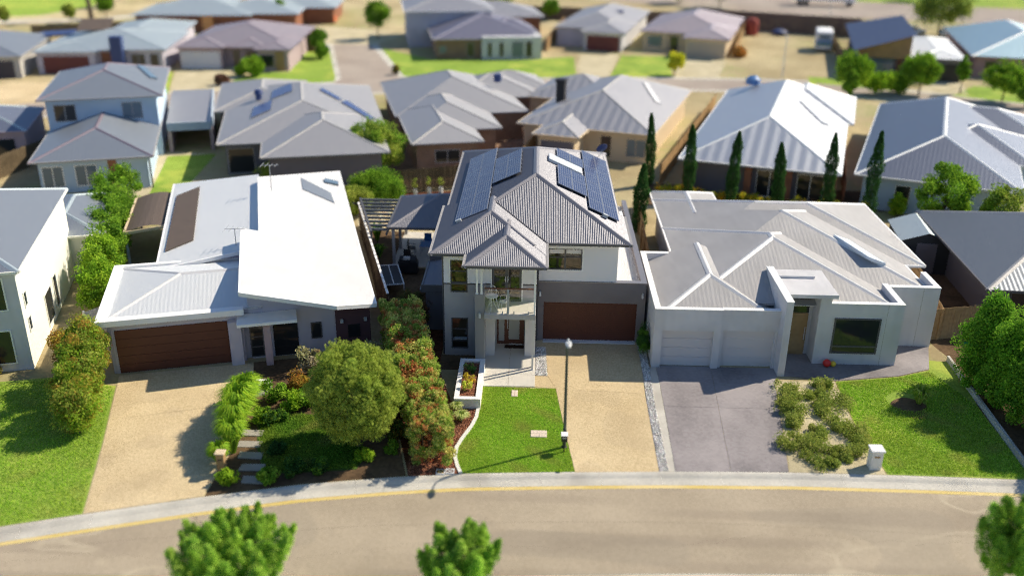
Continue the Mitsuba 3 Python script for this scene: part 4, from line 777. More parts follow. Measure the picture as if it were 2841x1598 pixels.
H = House('brown brick house with white framed window bays on the bright green lawn', F, 'm_mauveslate', 'm_brownbrick', cap='m_mauveslate', trim='m_shale')
H.hip(-.2, 14.6, .2, 18, 2.7, .30, 'y', inset=.5); H.hip(7, 15, 3.4, 14, 2.7, .3, 'x', inset=.5)
H.wbox(6.4, 14.5, -.3, 3.5, 0, 2.95, 'm_rendwhite')
for u in (7.1, 8.7): H.win('f', -.3, u, u + .6, .4, 2.3, 1, 1)
H.win('f', -.3, 10.4, 12.0, .3, 2.4, 1, 1, glass='m_skyglass'); H.win('f', -.3, 12.3, 13.2, .3, 2.4, 1, 1); H.win('f', .7, .7, 1.6, .8, 1.7, 1, 1, glass='m_skyglass'); H.win('f', .7, 4.4, 5.4, .3, 2.2, 1, 1); H.build()
F = Fr(-19.5, 139, 10)
H = House('two-storey white house with grey roof behind the house with white bays', F, 'm_midgrey', 'm_violet', cap='m_shale', trim='m_white')
H.hip(0, 13, -2, 12, 5.0, .26, 'x', inset=.5); H.hip(6, 22, 8, 20, 2.9, .28, 'x', inset=.5, wm='m_brick'); H.win('l', .5, 2, 3.5, 1, 2.5, 1, 1); H.build()
F = Fr(2.2, 141.2, -14)
H = House('grey-roofed house with white walls and a red-brown garage door at the top', F, 'm_midgrey', 'm_rendwhite', cap='m_shale', trim='m_shale')
H.hip(0, 10.9, 0, 23, 2.7, .30, 'y', inset=.5); H.hip(4.6, 11.0, -3.2, 8, 2.7, .3, 'y', inset=.45); H.gdoor('f', -2.75, 5.5, 10.2, 2.15, 'm_garnet', n=5); H.wbox(.4, 4.6, .3, .5, 0, 2.5, 'm_violet'); H.build()
part(H.k, 'roof_cowl', F(lathe([(0, 0), (.7, 0), (.7, .25), (0, .3)], 7.6, 12, 3.65, 14)), 'm_navy', 'small dark blue roof unit on the grey roof at the top')
F = Fr(14.4, 138.3, -16)
H = House('mauve-roofed beige house with a pale garage door beside the vacant lot', F, 'm_mauveroof', 'm_plaster', cap='m_mauveslate', trim='m_mauvecap')
H.hip(0, 13, 0, 20, 2.7, .28, 'y', inset=.5); H.hip(6.7, 13.1, -3.8, 8, 2.7, .28, 'y', inset=.45); H.gdoor('f', -3.35, 7.4, 12.4, 2.15, 'm_paledoor', n=4); H.win('f', .5, 1.2, 3.2, .6, 2.1, 1, 1, glass='m_skyglass'); H.win('f', .5, 4.4, 5.6, .1, 2.2, 1, 1); H.p('post', cbx(3.6, 3.9, -.4, -.1, 0, 2.6), 'm_plaster'); H.build()
F = Fr(41.6, 121.3, -14)
H = House('blue skillion-roofed house with a timber gable and glass front at the top right', F, 'm_paleroof', 'm_darkwall', cap='m_paleroof', trim='m_darkwall')
zi = lambda x: 3.3 + (x + 1.9) * .32
H.p('skillion_roof', corr([[(-1.9, -1.2, zi(-1.9)), (5.2, -1.6, zi(5.2)), (5.2, 18, zi(5.2)), (-1.9, 24, zi(-1.9))]], .9, .03, 4), 'm_navymid', 'steep dark blue ribbed roof slope', smooth=True)
H.wall(m3.Manifold.hull_points([(x, y, z) for x, y in ((-1.2, .8), (4.9, .8), (4.9, 17), (-1.2, 22)) for z in (0, zi(x) - .1)]))
H.wall(m3.Manifold.hull_points([(x, y, z) for x in (-1.2, 4.9) for y in (.2, .78) for z in (2.35, zi(x) - .06)]), 'm_timber')
H.hip(4.9, 11.4, -1.2, 17, 2.8, .18, 'y', inset=.4); H.win('f', .8, -.3, 3.2, .1, 2.3, 3, 1, glass='m_skyglass'); H.p('front_door', bx(3.5, 4.2, .7, .8, .02, 2.2), 'm_mahogany', 'dark timber front door'); H.gdoor('f', -.8, 5.6, 11.0, 2.2, 'm_black', n=4); H.build()
F = Fr(54.6, 121.6, -14)
H = House('house with a sky blue roof and pink walls at the right edge', F, 'm_skyroof', 'm_pink', cap='m_white', trim='m_darkwall')
H.hip(0, 14, 0, 26, 2.7, .34, 'y', inset=.6); H.win('f', .6, 1.8, 3.2, .3, 2.1, 1, 1); H.win('f', .6, 4.4, 5.4, .3, 2.1, 1, 1); H.build()

# ---------------------------------------------------------------- behind and beside the main house
k = thing('gazebo', 'dark hip roofed outdoor room on posts, left of the grey two-storey house', 'gazebo')
ZG, TG = 2.6, .42; a, b = (-6.1, 57.3, ZG + 2.9 * TG), (-4.3, 57.3, ZG + 2.9 * TG)
part(k, 'roof', corr([[(-9, 54.2, ZG), a, (-9, 60.4, ZG)], [(-9, 54.2, ZG), a, b, (-4.3, 54.2, ZG)], [(-9, 60.4, ZG), a, b, (-4.3, 60.4, ZG)]], .09, .008, 6), 'm_roof', smooth=True)
for p, q in ((a, b), ((-9, 54.2, ZG), a), ((-9, 60.4, ZG), a)): part(k, 'ridge_cap', ridge(p, q, .28), 'm_cap')
for p, q in (((-9.05, 54.15), (-9.05, 60.45)), ((-9.05, 54.15), (-4.4, 54.15)), ((-9.05, 60.45), (-4.4, 60.45))): part(k, 'gutter', beam((*p, ZG - .03), (*q, ZG - .03), .13, .13), 'm_trim')
part(k, 'ceiling', bx(-8.95, -4.4, 54.25, 60.35, ZG - .13, ZG - .09), 'm_trim')
for x, y in ((-8.75, 54.5), (-8.75, 60.1), (-8.75, 57.3)): part(k, 'post', cbx(x - .09, x + .09, y - .09, y + .09, 0, 2.48), 'm_steel')
k = thing('pergola', 'dark slatted pergola against the left boundary fence', 'pergola')
fx = lambda y: -8.03 - (y - 46.7) * .284
for i in range(9):
    y = 54.75 + i * .72; part(k, 'slat', cbx(fx(y) + .12, -9.08, y - .05, y + .05, 2.18, 2.34, .006), 'm_slat')
part(k, 'beam', beam((fx(54.3) + .1, 54.3, 2.2), (fx(60.8) + .1, 60.8, 2.2), .12, .22), 'm_trim'); part(k, 'beam', beam((-9.16, 54.3, 2.1), (-9.16, 60.8, 2.1), .1, .14), 'm_trim')
for y in (54.4, 57.6, 60.7): part(k, 'post', bx(fx(y) + .05, fx(y) + .17, y - .06, y + .06, 0, 2.1), 'm_trim')
k = thing('outdoor_table', 'blue outdoor table under the dark hip roof', 'table'); part(k, 'tabletop', cbx(-7.35, -6.55, 55.9, 56.9, .70, .74), 'm_blue')
for x in (-7.28, -6.62):
    for y in (55.97, 56.83): part(k, 'leg', bx(x - .025, x + .025, y - .025, y + .025, .012, .70), 'm_steel')
def patio_chair(x, y, rot, m, label):
    k = thing('patio_chair', label, 'chair'); f = Fr(x, y, rot)
    part(k, 'seat', f(cbx(-.24, .24, -.24, .24, .40, .46)), m); part(k, 'backrest', f(cbx(-.24, .24, .2, .26, .46, .95)), m)
    for a in (-.21, .21):
        for b in (-.21, .21): part(k, 'leg', f(bx(a - .02, a + .02, b - .02, b + .02, .012, .40)), 'm_steel')
        part(k, 'arm', f(bx(a - .025, a + .025, -.22, .2, .62, .65)), m)
patio_chair(-7.9, 56.4, 90, 'm_black', 'dark patio chair left of the blue outdoor table'); patio_chair(-6.0, 56.4, -90, 'm_black', 'dark patio chair right of the blue outdoor table'); patio_chair(-7.0, 57.6, 0, 'm_blue', 'blue patio chair behind the blue outdoor table'); patio_chair(-7.9, 55.0, 160, 'm_black', 'dark patio chair at the front left corner of the terrace')
k = thing('barbecue', 'black covered barbecue in the shade in front of the terrace', 'barbecue'); part(k, 'body', cbx(-8.3, -7.1, 52.9, 53.5, .1, .85), 'm_black'); part(k, 'hood', tube([(-8.2, 53.2, .88), (-7.2, 53.2, .88)], .26, 12), 'm_black', smooth=40); part(k, 'cover', cbx(-7.95, -7.55, 52.88, 53.1, .98, 1.16), 'm_lens')
k = thing('screen_panel', 'white metal frame with two dark mesh panes leaning beside the left fence', 'screen')
P0, P1, P2, P3 = np.array([-8.6, 49.5, .75]), np.array([-7.5, 49.8, .75]), np.array([-8.2, 52.2, .95]), np.array([-9.3, 52.0, .95])
part(k, 'frame', cat([beam(p, q, .06, .05) for p, q in ((P0, P1), (P1, P2), (P2, P3), (P3, P0))]), 'm_galv'); part(k, 'bar', beam((P0 + P1) / 2, (P2 + P3) / 2, .05, .045), 'm_galv')
v = np.array([P0, P1, P2, P3]) - [0, 0, .01]; part(k, 'mesh', (v, np.array([[0, 1, 2], [0, 2, 3]])), 'm_black')
for p in (P0, P1, P2, P3): part(k, 'leg', bx(p[0] - .03, p[0] + .03, p[1] - .03, p[1] + .03, 0, p[2] - .02), 'm_galv')
k = thing('bucket', 'small blue bucket on the ground behind the red-tipped hedge', 'bucket'); part(k, 'body', lathe([(0, 0), (.2, 0), (.26, .4), (.23, .4), (.18, .04), (0, .04)], -7.4, 48.3, 0, 14), 'm_blue2', smooth=40); part(k, 'handle', tube([(-7.4 + .25 * math.cos(t), 48.3, .38 + .2 * math.sin(t)) for t in np.linspace(0, math.pi, 9)], .012, 5), 'm_galv')

# fences
rs = np.random.default_rng(5)
def paling_fence(label, p, q, h, w=.15, m='m_oldtimber', many=False, cap=True, name='fence', rail=1, ground=0.):
    k = thing(name, label, 'fence'); p, q = np.array(p, float), np.array(q, float); L = np.linalg.norm(q - p); d = (q - p) / L; n = max(1, int(L / w)); ms = []
    s = np.array([-d[1], d[0]])
    for i in range(n):
        a, b = p + d * (i * w + .006), p + d * ((i + 1) * w - .006); o = s * rs.uniform(-.006, .006); hh = h + rs.uniform(-.025, .025)
        v = np.array([(*(e + o + s * t), z) for z in (ground, hh) for e in (a, b) for t in (-.01, .01)]); ms.append(tri((v, [[0, 1, 3, 2], [4, 6, 7, 5], [0, 4, 5, 1], [2, 3, 7, 6], [0, 2, 6, 4], [1, 5, 7, 3]])))
    if many: part(k, 'palings', cat(ms), m, stuff=True)
    else:
        for i, x in enumerate(ms): part(k, 'paling', x, 'm_oldtimber2' if m == 'm_oldtimber' and rs.random() < .45 else m)
    for z in (.35, h - .3): part(k, 'rail', beam((*(p + s * .04), z), (*(q + s * .04), z), .05, .09), m)
    for i in range(int(L / 2.6) + 1):
        c = p + d * min(i * 2.6 + .05, L - .05) + s * .07; part(k, 'post', bx(c[0] - .05, c[0] + .05, c[1] - .05, c[1] + .05, 0, h + .03), m)
    return k
paling_fence('dark weathered paling fence across the back of the grey two-storey house', (-13.6, 67.9), (-4.0, 71.4), 1.85, .115)
k = paling_fence('brown side fence with a white capping, left of the grey two-storey house', (fx(61.5), 61.5), (fx(46), 46), 1.75, .15)
for i in range(22):
    y0, y1 = 61.3 - i * .7, 61.3 - i * .7 - .6; part(k, 'capping', beam((fx(y0), y0, 1.80), (fx(y1), y1, 1.80), .13, .04), 'm_white')
paling_fence('light timber fence behind the cypresses at the back left of the white rendered house', (6.9, 50.5), (7.4, 66.5), 1.8, .2, 'm_timber', True)
paling_fence('sunlit timber fence beside the right wall of the white rendered house', (21.75, 45.6), (23.9, 60), 1.8, .2, 'm_timber', True)
paling_fence('brown timber fence panel between the white rendered house and the large tree', (21.1, 45.55), (24.6, 46.4), 1.8, .2, 'm_timber', True)
paling_fence('timber fence running back between the brown brick and beige brick houses', (-1.8, 73), (4.4, 104), 1.8, .25, 'm_timber', True)
paling_fence('timber fence beside the bright white hip roof', (10.0, 72.5), (19.0, 100), 1.8, .25, 'm_timber', True)
paling_fence('dark fence between the white hip roofed and blue walled houses', (23.4, 68.6), (31.4, 97), 1.8, .25, 'm_brick', True)
paling_fence('dark fence at the left edge below the low navy-roofed house', (-43.5, 66), (-40.0, 85), 1.8, .25, 'm_oldtimber', True)
paling_fence('grey timber fence between the shed and the house at the right edge', (27.2, 47.2), (26.6, 60), 1.7, .25, 'm_oldtimber', True)
paling_fence('timber fence between the brown brick house and the red-brown garage house', (1.2, 136), (4.2, 160), 1.8, .3, 'm_timber', True)
paling_fence('light timber fence along the left side of the vacant lot', (27.2, 133), (33.2, 157), 1.8, .3, 'm_timber', True)
paling_fence('tall brown fence along the main road behind the vacant lot', (26, 163.3), (51, 153.5), 3.0, .35, 'm_mauvebrown', True)
paling_fence('fence between the vacant lot and the blue skillion-roofed house', (46.2, 155), (38.4, 118), 1.8, .3, 'm_oldtimber', True)
paling_fence('rear fence behind the red-brown garage house', (-10, 172), (26.3, 163.4), 2.2, .35, 'm_mauvebrown', True)
paling_fence('dark fence behind the pale blue-grey roofed house in the top left', (-75, 140), (-60, 147), 1.8, .35, 'm_oldtimber', True)
paling_fence('white post fence beside the garage of the white-roofed house', (-23.4, 43.6), (-21.0, 46.4), 1.4, .3, 'm_creamwhite', True)
k = thing('retaining_wall', 'low wall along the right boundary below the large tree', 'wall'); part(k, 'wall', beam((20.72, 32.9, .1), (21.3, 43.2, .1), .12, .4), 'm_kerb')
# shed and odds and ends on the right
k = thing('shed', 'dark shed with a pale gable roof behind the white rendered house', 'shed'); f = Fr(24.6, 56.9, -8)
part(k, 'wall', f(m3.Manifold.hull_points([(x, y, z) for y in (-1.9, 1.9) for x, z in ((-1.5, 0), (1.5, 0), (1.5, 2.1), (-1.5, 2.1), (0, 2.6))])), 'm_shed'); part(k, 'roof', f(corr([[(-1.65, -2, 2.1), (-1.65, 2, 2.1), (0, 2, 2.68), (0, -2, 2.68)], [(1.65, -2, 2.1), (1.65, 2, 2.1), (0, 2, 2.68), (0, -2, 2.68)]], .2, .01, 3)), 'm_mist', smooth=True); part(k, 'door', f(bx(-.6, .6, -1.95, -1.9, .05, 2.0)), 'm_darkwall')
def sphere(x, y, z, r): m = trimesh.creation.icosphere(3, r); return np.array(m.vertices) + [x, y, z], np.array(m.faces)
single('ball', sphere(14.86, 42.2, .23, .2), 'm_red', 'red ball on the dark path by the square window', 'ball', smooth=True)
single('ball', sphere(15.2, 42.25, .17, .14), 'm_amber', 'small yellow ball next to the red ball', 'ball', smooth=True)
k = thing('toy_windmill', 'green and amber garden pinwheel on a stick in front of the large right-hand tree', 'toy'); part(k, 'stick', tube([(20.95, 40.9, 0), (20.95, 40.9, 2.1)], .02, 6), 'm_timber')
for i, m in enumerate(('m_green', 'm_green', 'm_amber', 'm_green')):
    t = i * math.pi / 2 + .4; part(k, 'sail', lathe([(0, -.02), (.15, -.02), (.17, 0), (.15, .02), (0, .02)], 20.95 + .17 * math.cos(t), 40.8, 2.05 + .17 * math.sin(t), 10), m, smooth=40)

# ---------------------------------------------------------------- the front garden
k = thing('planter', 'long white concrete planter box beside the porch', 'planter')
o = sbox(-3.5, 37.25, -2.3, 41.18).difference(sbox(-3.3, 37.47, -2.52, 40.95)); part(k, 'box', prism(o, 0, .5), 'm_planter'); part(k, 'soil', bx(-3.3, -2.52, 37.47, 40.95, 0, .40), 'm_mulch')
part(k, 'coping', prism(sbox(-3.515, 37.235, -2.285, 41.19).difference(sbox(-3.29, 37.48, -2.53, 40.94)), .5, .525), 'm_white')
k = thing('paver', 'small square cream paver in the lawn near the porch', 'paver')
for i in range(2): part(k, 'slab', cbx(-.91 + i * .152, -.91 + i * .152 + .146, 38.42, 39.0, -.02, .05), 'm_pavers')
k = thing('inspection_pit', 'rectangular cream concrete pit cover in the lawn beside the street lamp', 'pit cover')
for i in range(2): part(k, 'slab', cbx(.04, .75, 34.97 + i * .27, 34.97 + i * .27 + .26, -.02, .05), 'm_pavers')
part(k, 'lifting_hole', lathe([(0, .054), (.02, .054), (.02, .05)], .42, 35.1, 0, 8), 'm_black')
for i, (x, m, lab) in enumerate(((-3.62, 'm_yellow', 'square pit cover with a yellow cross at the corner of the mulch bed'), (-3.24, 'm_galv', 'square pit cover with a white cross right of the yellow-crossed one'))):
    k = thing('pit_cover', lab, 'pit cover'); y = 32.14 + i * .06; part(k, 'lid', cbx(x - .16, x + .16, y - .15, y + .15, 0, .05), 'm_mulch')
    part(k, 'frame', prism(sbox(x - .18, y - .17, x + .18, y + .17).difference(sbox(x - .145, y - .135, x + .145, y + .135)), 0, .065), 'm_galv'); part(k, 'cross', cat([beam((x - .14, y - .13, .054), (x + .14, y + .13, .054), .03, .012), beam((x - .14, y + .13, .054), (x + .14, y - .13, .054), .03, .008)]), m)
k = thing('doormat', 'dark brown doormat in front of the timber front door', 'doormat'); put(k, cbx(-1.42, -.42, 43.33, 43.68, .051, .075, .005), 'm_mat')
# street lamp
k = thing('street_lamp', 'slim dark street lamp with a white head between lawn and driveway', 'street lamp'); x, y = 1.49, 34.27
part(k, 'pole', tube([(x, y, 0), (x, y, .95), (x, y, .96), (x - .02, y, 2.6), (x - .04, y, 5.1)], [.085, .085, .07, .066, .052], 12), 'm_pole', smooth=40)
part(k, 'base', lathe([(0, 0), (.14, 0), (.14, .03), (.09, .08), (.08, .08)], x, y, 0, 14), 'm_black', smooth=40)
part(k, 'arm', tube([(x - .04, y, 5.08), (x - .04, y - .06, 5.22), (x - .03, y - .28, 5.29), (x - .02, y - .45, 5.30)], .028, 8), 'm_pole', smooth=40)
m = trimesh.creation.icosphere(3, 1.0); v = np.array(m.vertices) * [.14, .30, .075]; v[:, 2] = np.maximum(v[:, 2], -.045); v[:, 0] *= 1 + .25 * v[:, 1]
part(k, 'lamp_head', (v + [x - .02, y - .72, 5.32], np.array(m.faces)), 'm_lens', smooth=50); part(k, 'lens', cbx(x - .11, x + .07, y - .95, y - .5, 5.245, 5.272), 'm_galv'); part(k, 'photocell', lathe([(0, 0), (.035, 0), (.035, .06), (0, .07)], x - .02, y - .55, 5.395, 10), 'm_white', smooth=40)
part(k, 'hatch', bx(x - .035, x + .035, y - .082, y - .072, .45, .75), 'm_steel')
k = thing('mailbox', 'white letterbox on a thin black post in front of the street lamp', 'mailbox'); x, y = 1.47, 33.89
part(k, 'post', bx(x - .025, x + .025, y - .025, y + .025, 0, .60), 'm_black'); part(k, 'box', cbx(x - .13, x + .13, y - .16, y + .16, .60, .88), 'm_black'); part(k, 'lid', cbx(x - .145, x + .145, y - .175, y + .175, .88, .91), 'm_white'); part(k, 'slot', bx(x - .09, x + .09, y - .166, y - .158, .78, .81), 'm_galv')
# balcony furniture
k = thing('bistro_table', 'round white metal bistro table on the balcony', 'table'); x, y, z = -2.0, 41.55, 3.075
part(k, 'tabletop', lathe([(0, .70), (.31, .70), (.32, .71), (.31, .725), (0, .725)], x, y, z, 24), 'm_white', smooth=40)
for i in range(3):
    t = i * 2.1 + .4; c, s = math.cos(t), math.sin(t); part(k, 'leg', tube([(x + .06 * c, y + .06 * s, z + .7), (x + .09 * c, y + .09 * s, z + .4), (x + .25 * c, y + .25 * s, z)], .013, 6), 'm_white', smooth=40)
part(k, 'brace', tube([(x + .13 * math.cos(t), y + .13 * math.sin(t), z + .3) for t in np.linspace(0, 2 * math.pi, 15)], .009, 5), 'm_white')
def bistro_chair(x, y, rot, label):
    k = thing('bistro_chair', label, 'chair'); f = Fr(x, y, rot); z = 3.075; q = lambda n, m: part(k, n, f(m), 'm_white', smooth=40)
    q('seat', cat([lathe([(.0, .44), (.2, .44), (.21, .45), (.2, .46), (0, .46)], 0, 0, z, 18)]))
    for a in (-1, 1):
        q('leg', tube([(a * .14, -.14, z + .44), (a * .2, -.2, z)], .012, 6)); q('leg', tube([(a * .14, .14, z + .44), (a * .2, .22, z)], .012, 6))
        q('arm', tube([(a * .19, -.12, z + .45), (a * .24, -.1, z + .66), (a * .24, .1, z + .68), (a * .2, .2, z + .66)], .011, 6))
    hoop = [(.21 * math.cos(t), .2 + .05 * math.sin(t), z + .46 + .46 * math.sin(t)) for t in np.linspace(0, math.pi, 13)]
    q('backrest', cat([tube(hoop, .013, 6)] + [tube([(u, .2, z + .46), (u, .2 + .05 * math.sqrt(1 - (u / .21) ** 2), z + .46 + .46 * math.sqrt(1 - (u / .21) ** 2))], .007, 5) for u in (-.14, -.07, 0, .07, .14)] + [tube([(-.17, .23, z + .7), (.17, .23, z + .7)], .007, 5)]))
bistro_chair(-1.95, 42.1, 10, 'white metal chair behind the round bistro table'); bistro_chair(-1.42, 41.5, -70, 'white metal chair at the right of the round bistro table')
# letterbox pillars and stones of the neighbours
k = thing('letterbox_pillar', 'white stone letterbox pillar at the corner of the right-hand lawn', 'letterbox'); part(k, 'pillar', cbx(14.15, 14.62, 33.15, 33.6, 0, .88), 'm_planter'); part(k, 'cap', cbx(14.1, 14.67, 33.1, 33.65, .88, .95), 'm_white'); part(k, 'slot', bx(14.27, 14.5, 33.14, 33.152, .6, .68), 'm_timber')
k = thing('letterbox_pillar', 'brown timber letterbox post among shrubs at the left driveway', 'letterbox'); part(k, 'pillar', cbx(-12.62, -12.3, 31.5, 31.8, 0, 1.0), 'm_timber'); part(k, 'cap', cbx(-12.66, -12.26, 31.46, 31.84, 1.0, 1.06), 'm_plaster'); part(k, 'slot', bx(-12.55, -12.38, 31.49, 31.502, .72, .78), 'm_black')
def rock(x, y, r, h, label, seed, m='m_planter', name='rock'):
    q = trimesh.creation.icosphere(2, 1.0); q = np.array(q.vertices), np.array(q.faces); v, f = bumpy(q, .16, 2.3, seed); single(name, (v * [r, r * .8, h] + [x, y, h * .5], f), m, label, 'rock', smooth=35)
rock(-12.9, 38.3, .62, .5, 'large pale boulder at the top of the left garden', 3)
for i, (x, y, lab) in enumerate(((-11.05, 31.25, 'pale stepping stone nearest the kerb'), (-11.4, 32.1, 'second pale stepping stone from the kerb'), (-11.7, 32.95, 'third pale stepping stone from the kerb'), (-12.0, 33.8, 'fourth pale stepping stone from the kerb'), (-12.15, 34.7, 'stepping stone farthest from the kerb'))):
    v, f = bumpy(cbx(x - .5, x + .5, y - .24, y + .24, 0, .06), .02, 5, i); single('stepping_stone', (v, f), 'm_stone', lab + ' in the shaded left garden', 'stepping stone')
# caravan and tank on the vacant lot
k = thing('caravan', 'white caravan with blue and green stripes parked on the vacant lot', 'caravan'); f = Fr(40.9, 138.6, -14)
part(k, 'body', f(cbx(-1.15, 1.15, 0, 5.2, .45, 2.95, .15)), 'm_white'); part(k, 'stripe', f(bx(-1.1, 1.1, -.012, 0, 1.35, 1.85)), 'm_blue2', 'blue stripe'); part(k, 'stripe', f(bx(-1.1, 1.1, -.012, 0, 1.0, 1.32)), 'm_greendark', 'green stripe'); part(k, 'window', f(bx(-.8, .8, -.014, -.002, 1.95, 2.5)), 'm_skyglass')
for s in (-1, 1): part(k, 'wheel', f(tube([(s * .8, 2.6, .35), (s * 1.12, 2.6, .35)], .35, 16)), 'm_black', smooth=40)
part(k, 'drawbar', f(cat([beam((-.6, 5.2, .45), (0, 6.3, .45), .08, .08), beam((.6, 5.2, .45), (0, 6.3, .45), .08, .08)])), 'm_black')
single('water_tank', lathe([(0, 0), (1.0, 0), (1.03, .5), (1.0, .9), (1.03, 1.4), (1.0, 2.2), (.7, 2.6), (0, 2.7)], 33.9, 154.6, 0, 20), 'm_tankred', 'round dull red water tank in the corner of the vacant lot', 'water tank', smooth=40)
single('tarpaulin', bumpy((trimesh.creation.icosphere(2, 1).vertices * [1.3, .8, .5] + [38.5, 154.8, .5], trimesh.creation.icosphere(2, 1).faces), .1, 3, 4), 'm_navy', 'dark blue tarpaulin heap in front of the tall brown fence', 'tarpaulin', smooth=40)
def lamp_post(x, y, h, label):
    k = thing('street_lamp', label, 'street lamp'); part(k, 'pole', tube([(x, y, 0), (x, y, h)], [.08, .05], 8), 'm_galv'); part(k, 'arm', tube([(x, y, h - .03), (x - .2, y - .6, h + .1)], .03, 6), 'm_galv'); part(k, 'lamp_head', lathe([(0, -.06), (.2, -.04), (.24, .02), (0, .1)], x - .25, y - .75, h + .1, 12), 'm_lens', smooth=40)
lamp_post(30.6, 119.2, 5.0, 'thin grey street lamp in front of the vacant lot'); lamp_post(53.7, 180.5, 8, 'tall thin street lamp beside the main road')
single('drum', bumpy(sphere(-34.8, 160.5, .7, .9), .08, 3, 2), 'm_orange', 'orange drum in the dry yard beyond the turning area', 'drum', smooth=40)
def car(x, y, rot, m, label):
    k = thing('parked_car', label, 'car'); f = Fr(x, y, rot)
    prof = [(-2.1, .3), (2.1, .3), (2.12, .75), (1.9, .9), (1.0, .98), (.4, 1.42), (-1.2, 1.45), (-1.75, 1.0), (-2.1, .9)]
    q = trimesh.creation.extrude_polygon(Polygon(prof), 1.7); v = np.array(q.vertices); part(k, 'body', f((np.c_[v[:, 0], v[:, 2] - .85, v[:, 1]], np.array(q.faces))), m)
    part(k, 'window', f(cat([bx(-1.1, .35, -.862, -.852, 1.0, 1.36), bx(-1.1, .35, .852, .862, 1.0, 1.36)])), 'm_glass')
    for a in (-1.3, 1.3):
        for s in (-1, 1): part(k, 'wheel', f(tube([(a, s * .68, .32), (a, s * .88, .32)], .32, 14)), 'm_black', smooth=40)
car(60.5, 158, 15, 'm_white', 'white car parked behind the blue skillion-roofed house, left of two'); car(66.5, 156.5, 10, 'm_galv', 'silver car parked behind the blue skillion-roofed house, right of two')
k = thing('truck', 'white box truck on the main road at the top right', 'truck'); f = Fr(56.2, 196.5, -10)
part(k, 'box', f(cbx(-5.2, 4.4, -1.2, 1.2, 1.0, 3.6, .08)), 'm_white'); part(k, 'cab', f(cbx(4.5, 6.6, -1.15, 1.15, .6, 2.8, .15)), 'm_white'); part(k, 'windscreen', f(bx(6.59, 6.62, -.95, .95, 1.7, 2.5)), 'm_glass')
for a in (-4, -2.8, 5.4):
    for s in (-1, 1): part(k, 'wheel', f(tube([(a, s * .85, .5), (a, s * 1.15, .5)], .5, 14)), 'm_black', smooth=40)

# ---------------------------------------------------------------- plants: leaves are small folded faces, coloured leaf by leaf
def leaf_mesh(rng, c, size, cols, up=.35, aspect=.55):
    """One four-cornered leaf (two triangles) at every point."""
    n = len(c); a = rng.normal(size=(n, 3)); a[:, 2] += up; a /= np.linalg.norm(a, axis=1, keepdims=True)
    b = np.cross(a, rng.normal(size=(n, 3))); b /= np.linalg.norm(b, axis=1, keepdims=True); m = np.cross(a, b)
    s = (size * rng.uniform(.65, 1.3, n))[:, None]
    v = np.stack([c - b * s, c + m * s * aspect + a * s * .15, c + b * s, c - m * s * aspect + a * s * .15], 1).reshape(-1, 3)
    k = np.arange(n) * 4; f = np.r_[np.c_[k, k + 1, k + 2], np.c_[k, k + 2, k + 3]]
    return v, f, np.repeat(cols, 4, 0)
def colours(rng, n, pal, w=None, jit=.18):
    pal = np.array(pal, float); i = rng.choice(len(pal), n, p=w); return np.clip(pal[i] * 1.5 * rng.uniform(1 - jit, 1 + jit, (n, 1)) * rng.uniform(.93, 1.07, (n, 3)), 0.002, .9)
def ball(rng, n, fill=.35):
    d = rng.normal(size=(n, 3)); d /= np.linalg.norm(d, axis=1, keepdims=True); return d * (rng.uniform(fill, 1, (n, 1)) ** .5)
def clumps(rng, centre, R, nc, rc, nl, pal, w=None, size=.09, shell=.55, squash=1.0, up=.35, cone=0., jit=(.78, 1.14)):
    """Leaf clumps spread over an ellipsoid: uneven outline, gaps between the clumps."""
    d = ball(rng, nc, shell); d[:, :2] *= (1 + cone * (-.1 - .75 * d[:, 2:])); cc = np.array(centre) + d * np.array(R) * rng.uniform(*jit, (nc, 1))
    per = rng.multinomial(nl, rng.dirichlet(np.full(nc, 6.)))
    pts, cols = [], []
    for q, k in zip(cc, per):
        r = rc * rng.uniform(.5, 1.45); pts.append(q + ball(rng, k, .1) * [r, r, r * squash]); base = colours(rng, 1, pal, w, .12)[0]; cols.append(.5 * base + .5 * colours(rng, k, pal, w))
    c = np.vstack(pts); cl = np.vstack(cols); ok = c[:, 2] > .02
    return leaf_mesh(rng, c[ok], np.full(ok.sum(), size), cl[ok], up)
def join(*ms):
    o = 0; V, Fc, Cc = [], [], []
    for v, f, c in ms: V.append(v); Fc.append(f + o); Cc.append(c); o += len(v)
    return np.vstack(V), np.vstack(Fc), np.vstack(Cc)
def leafy(k, name, m, stf=False): return part(k, name, (m[0], m[1]), 'm_leaf', color=m[2], stuff=stf)
G1 = [(.10, .21, .02), (.16, .29, .028), (.23, .37, .04), (.07, .15, .018)]
GY = [(.20, .33, .025), (.28, .40, .03), (.14, .26, .02)]
GD = [(.03, .085, .02), (.045, .12, .03), (.025, .06, .018)]
OL = [(.21, .27, .045), (.28, .34, .06), (.15, .20, .035), (.34, .39, .08)]
RED = [(.33, .075, .04), (.42, .16, .06), (.44, .24, .09), (.38, .28, .09)]
AUT = [(.30, .20, .03), (.22, .22, .04), (.34, .15, .04), (.16, .19, .03)]
def trunk_mesh(rng, x, y, h, r, n=4, spread=.6, z0=0.):
    ms = [tube([(x, y, z0), (x + rng.uniform(-.05, .05), y, z0 + h * .5), (x, y + .05, z0 + h)], [r, r * .75, r * .45], 8)]
    for i in range(n):
        t = rng.uniform(0, 6.28); b = z0 + h * rng.uniform(.45, .8); ms.append(tube([(x, y, b), (x + spread * .5 * math.cos(t), y + spread * .5 * math.sin(t), b + h * .3), (x + spread * math.cos(t), y + spread * math.sin(t), b + h * .45)], [r * .45, r * .3, r * .12], 5))
    return cat(ms)
seed = [100]
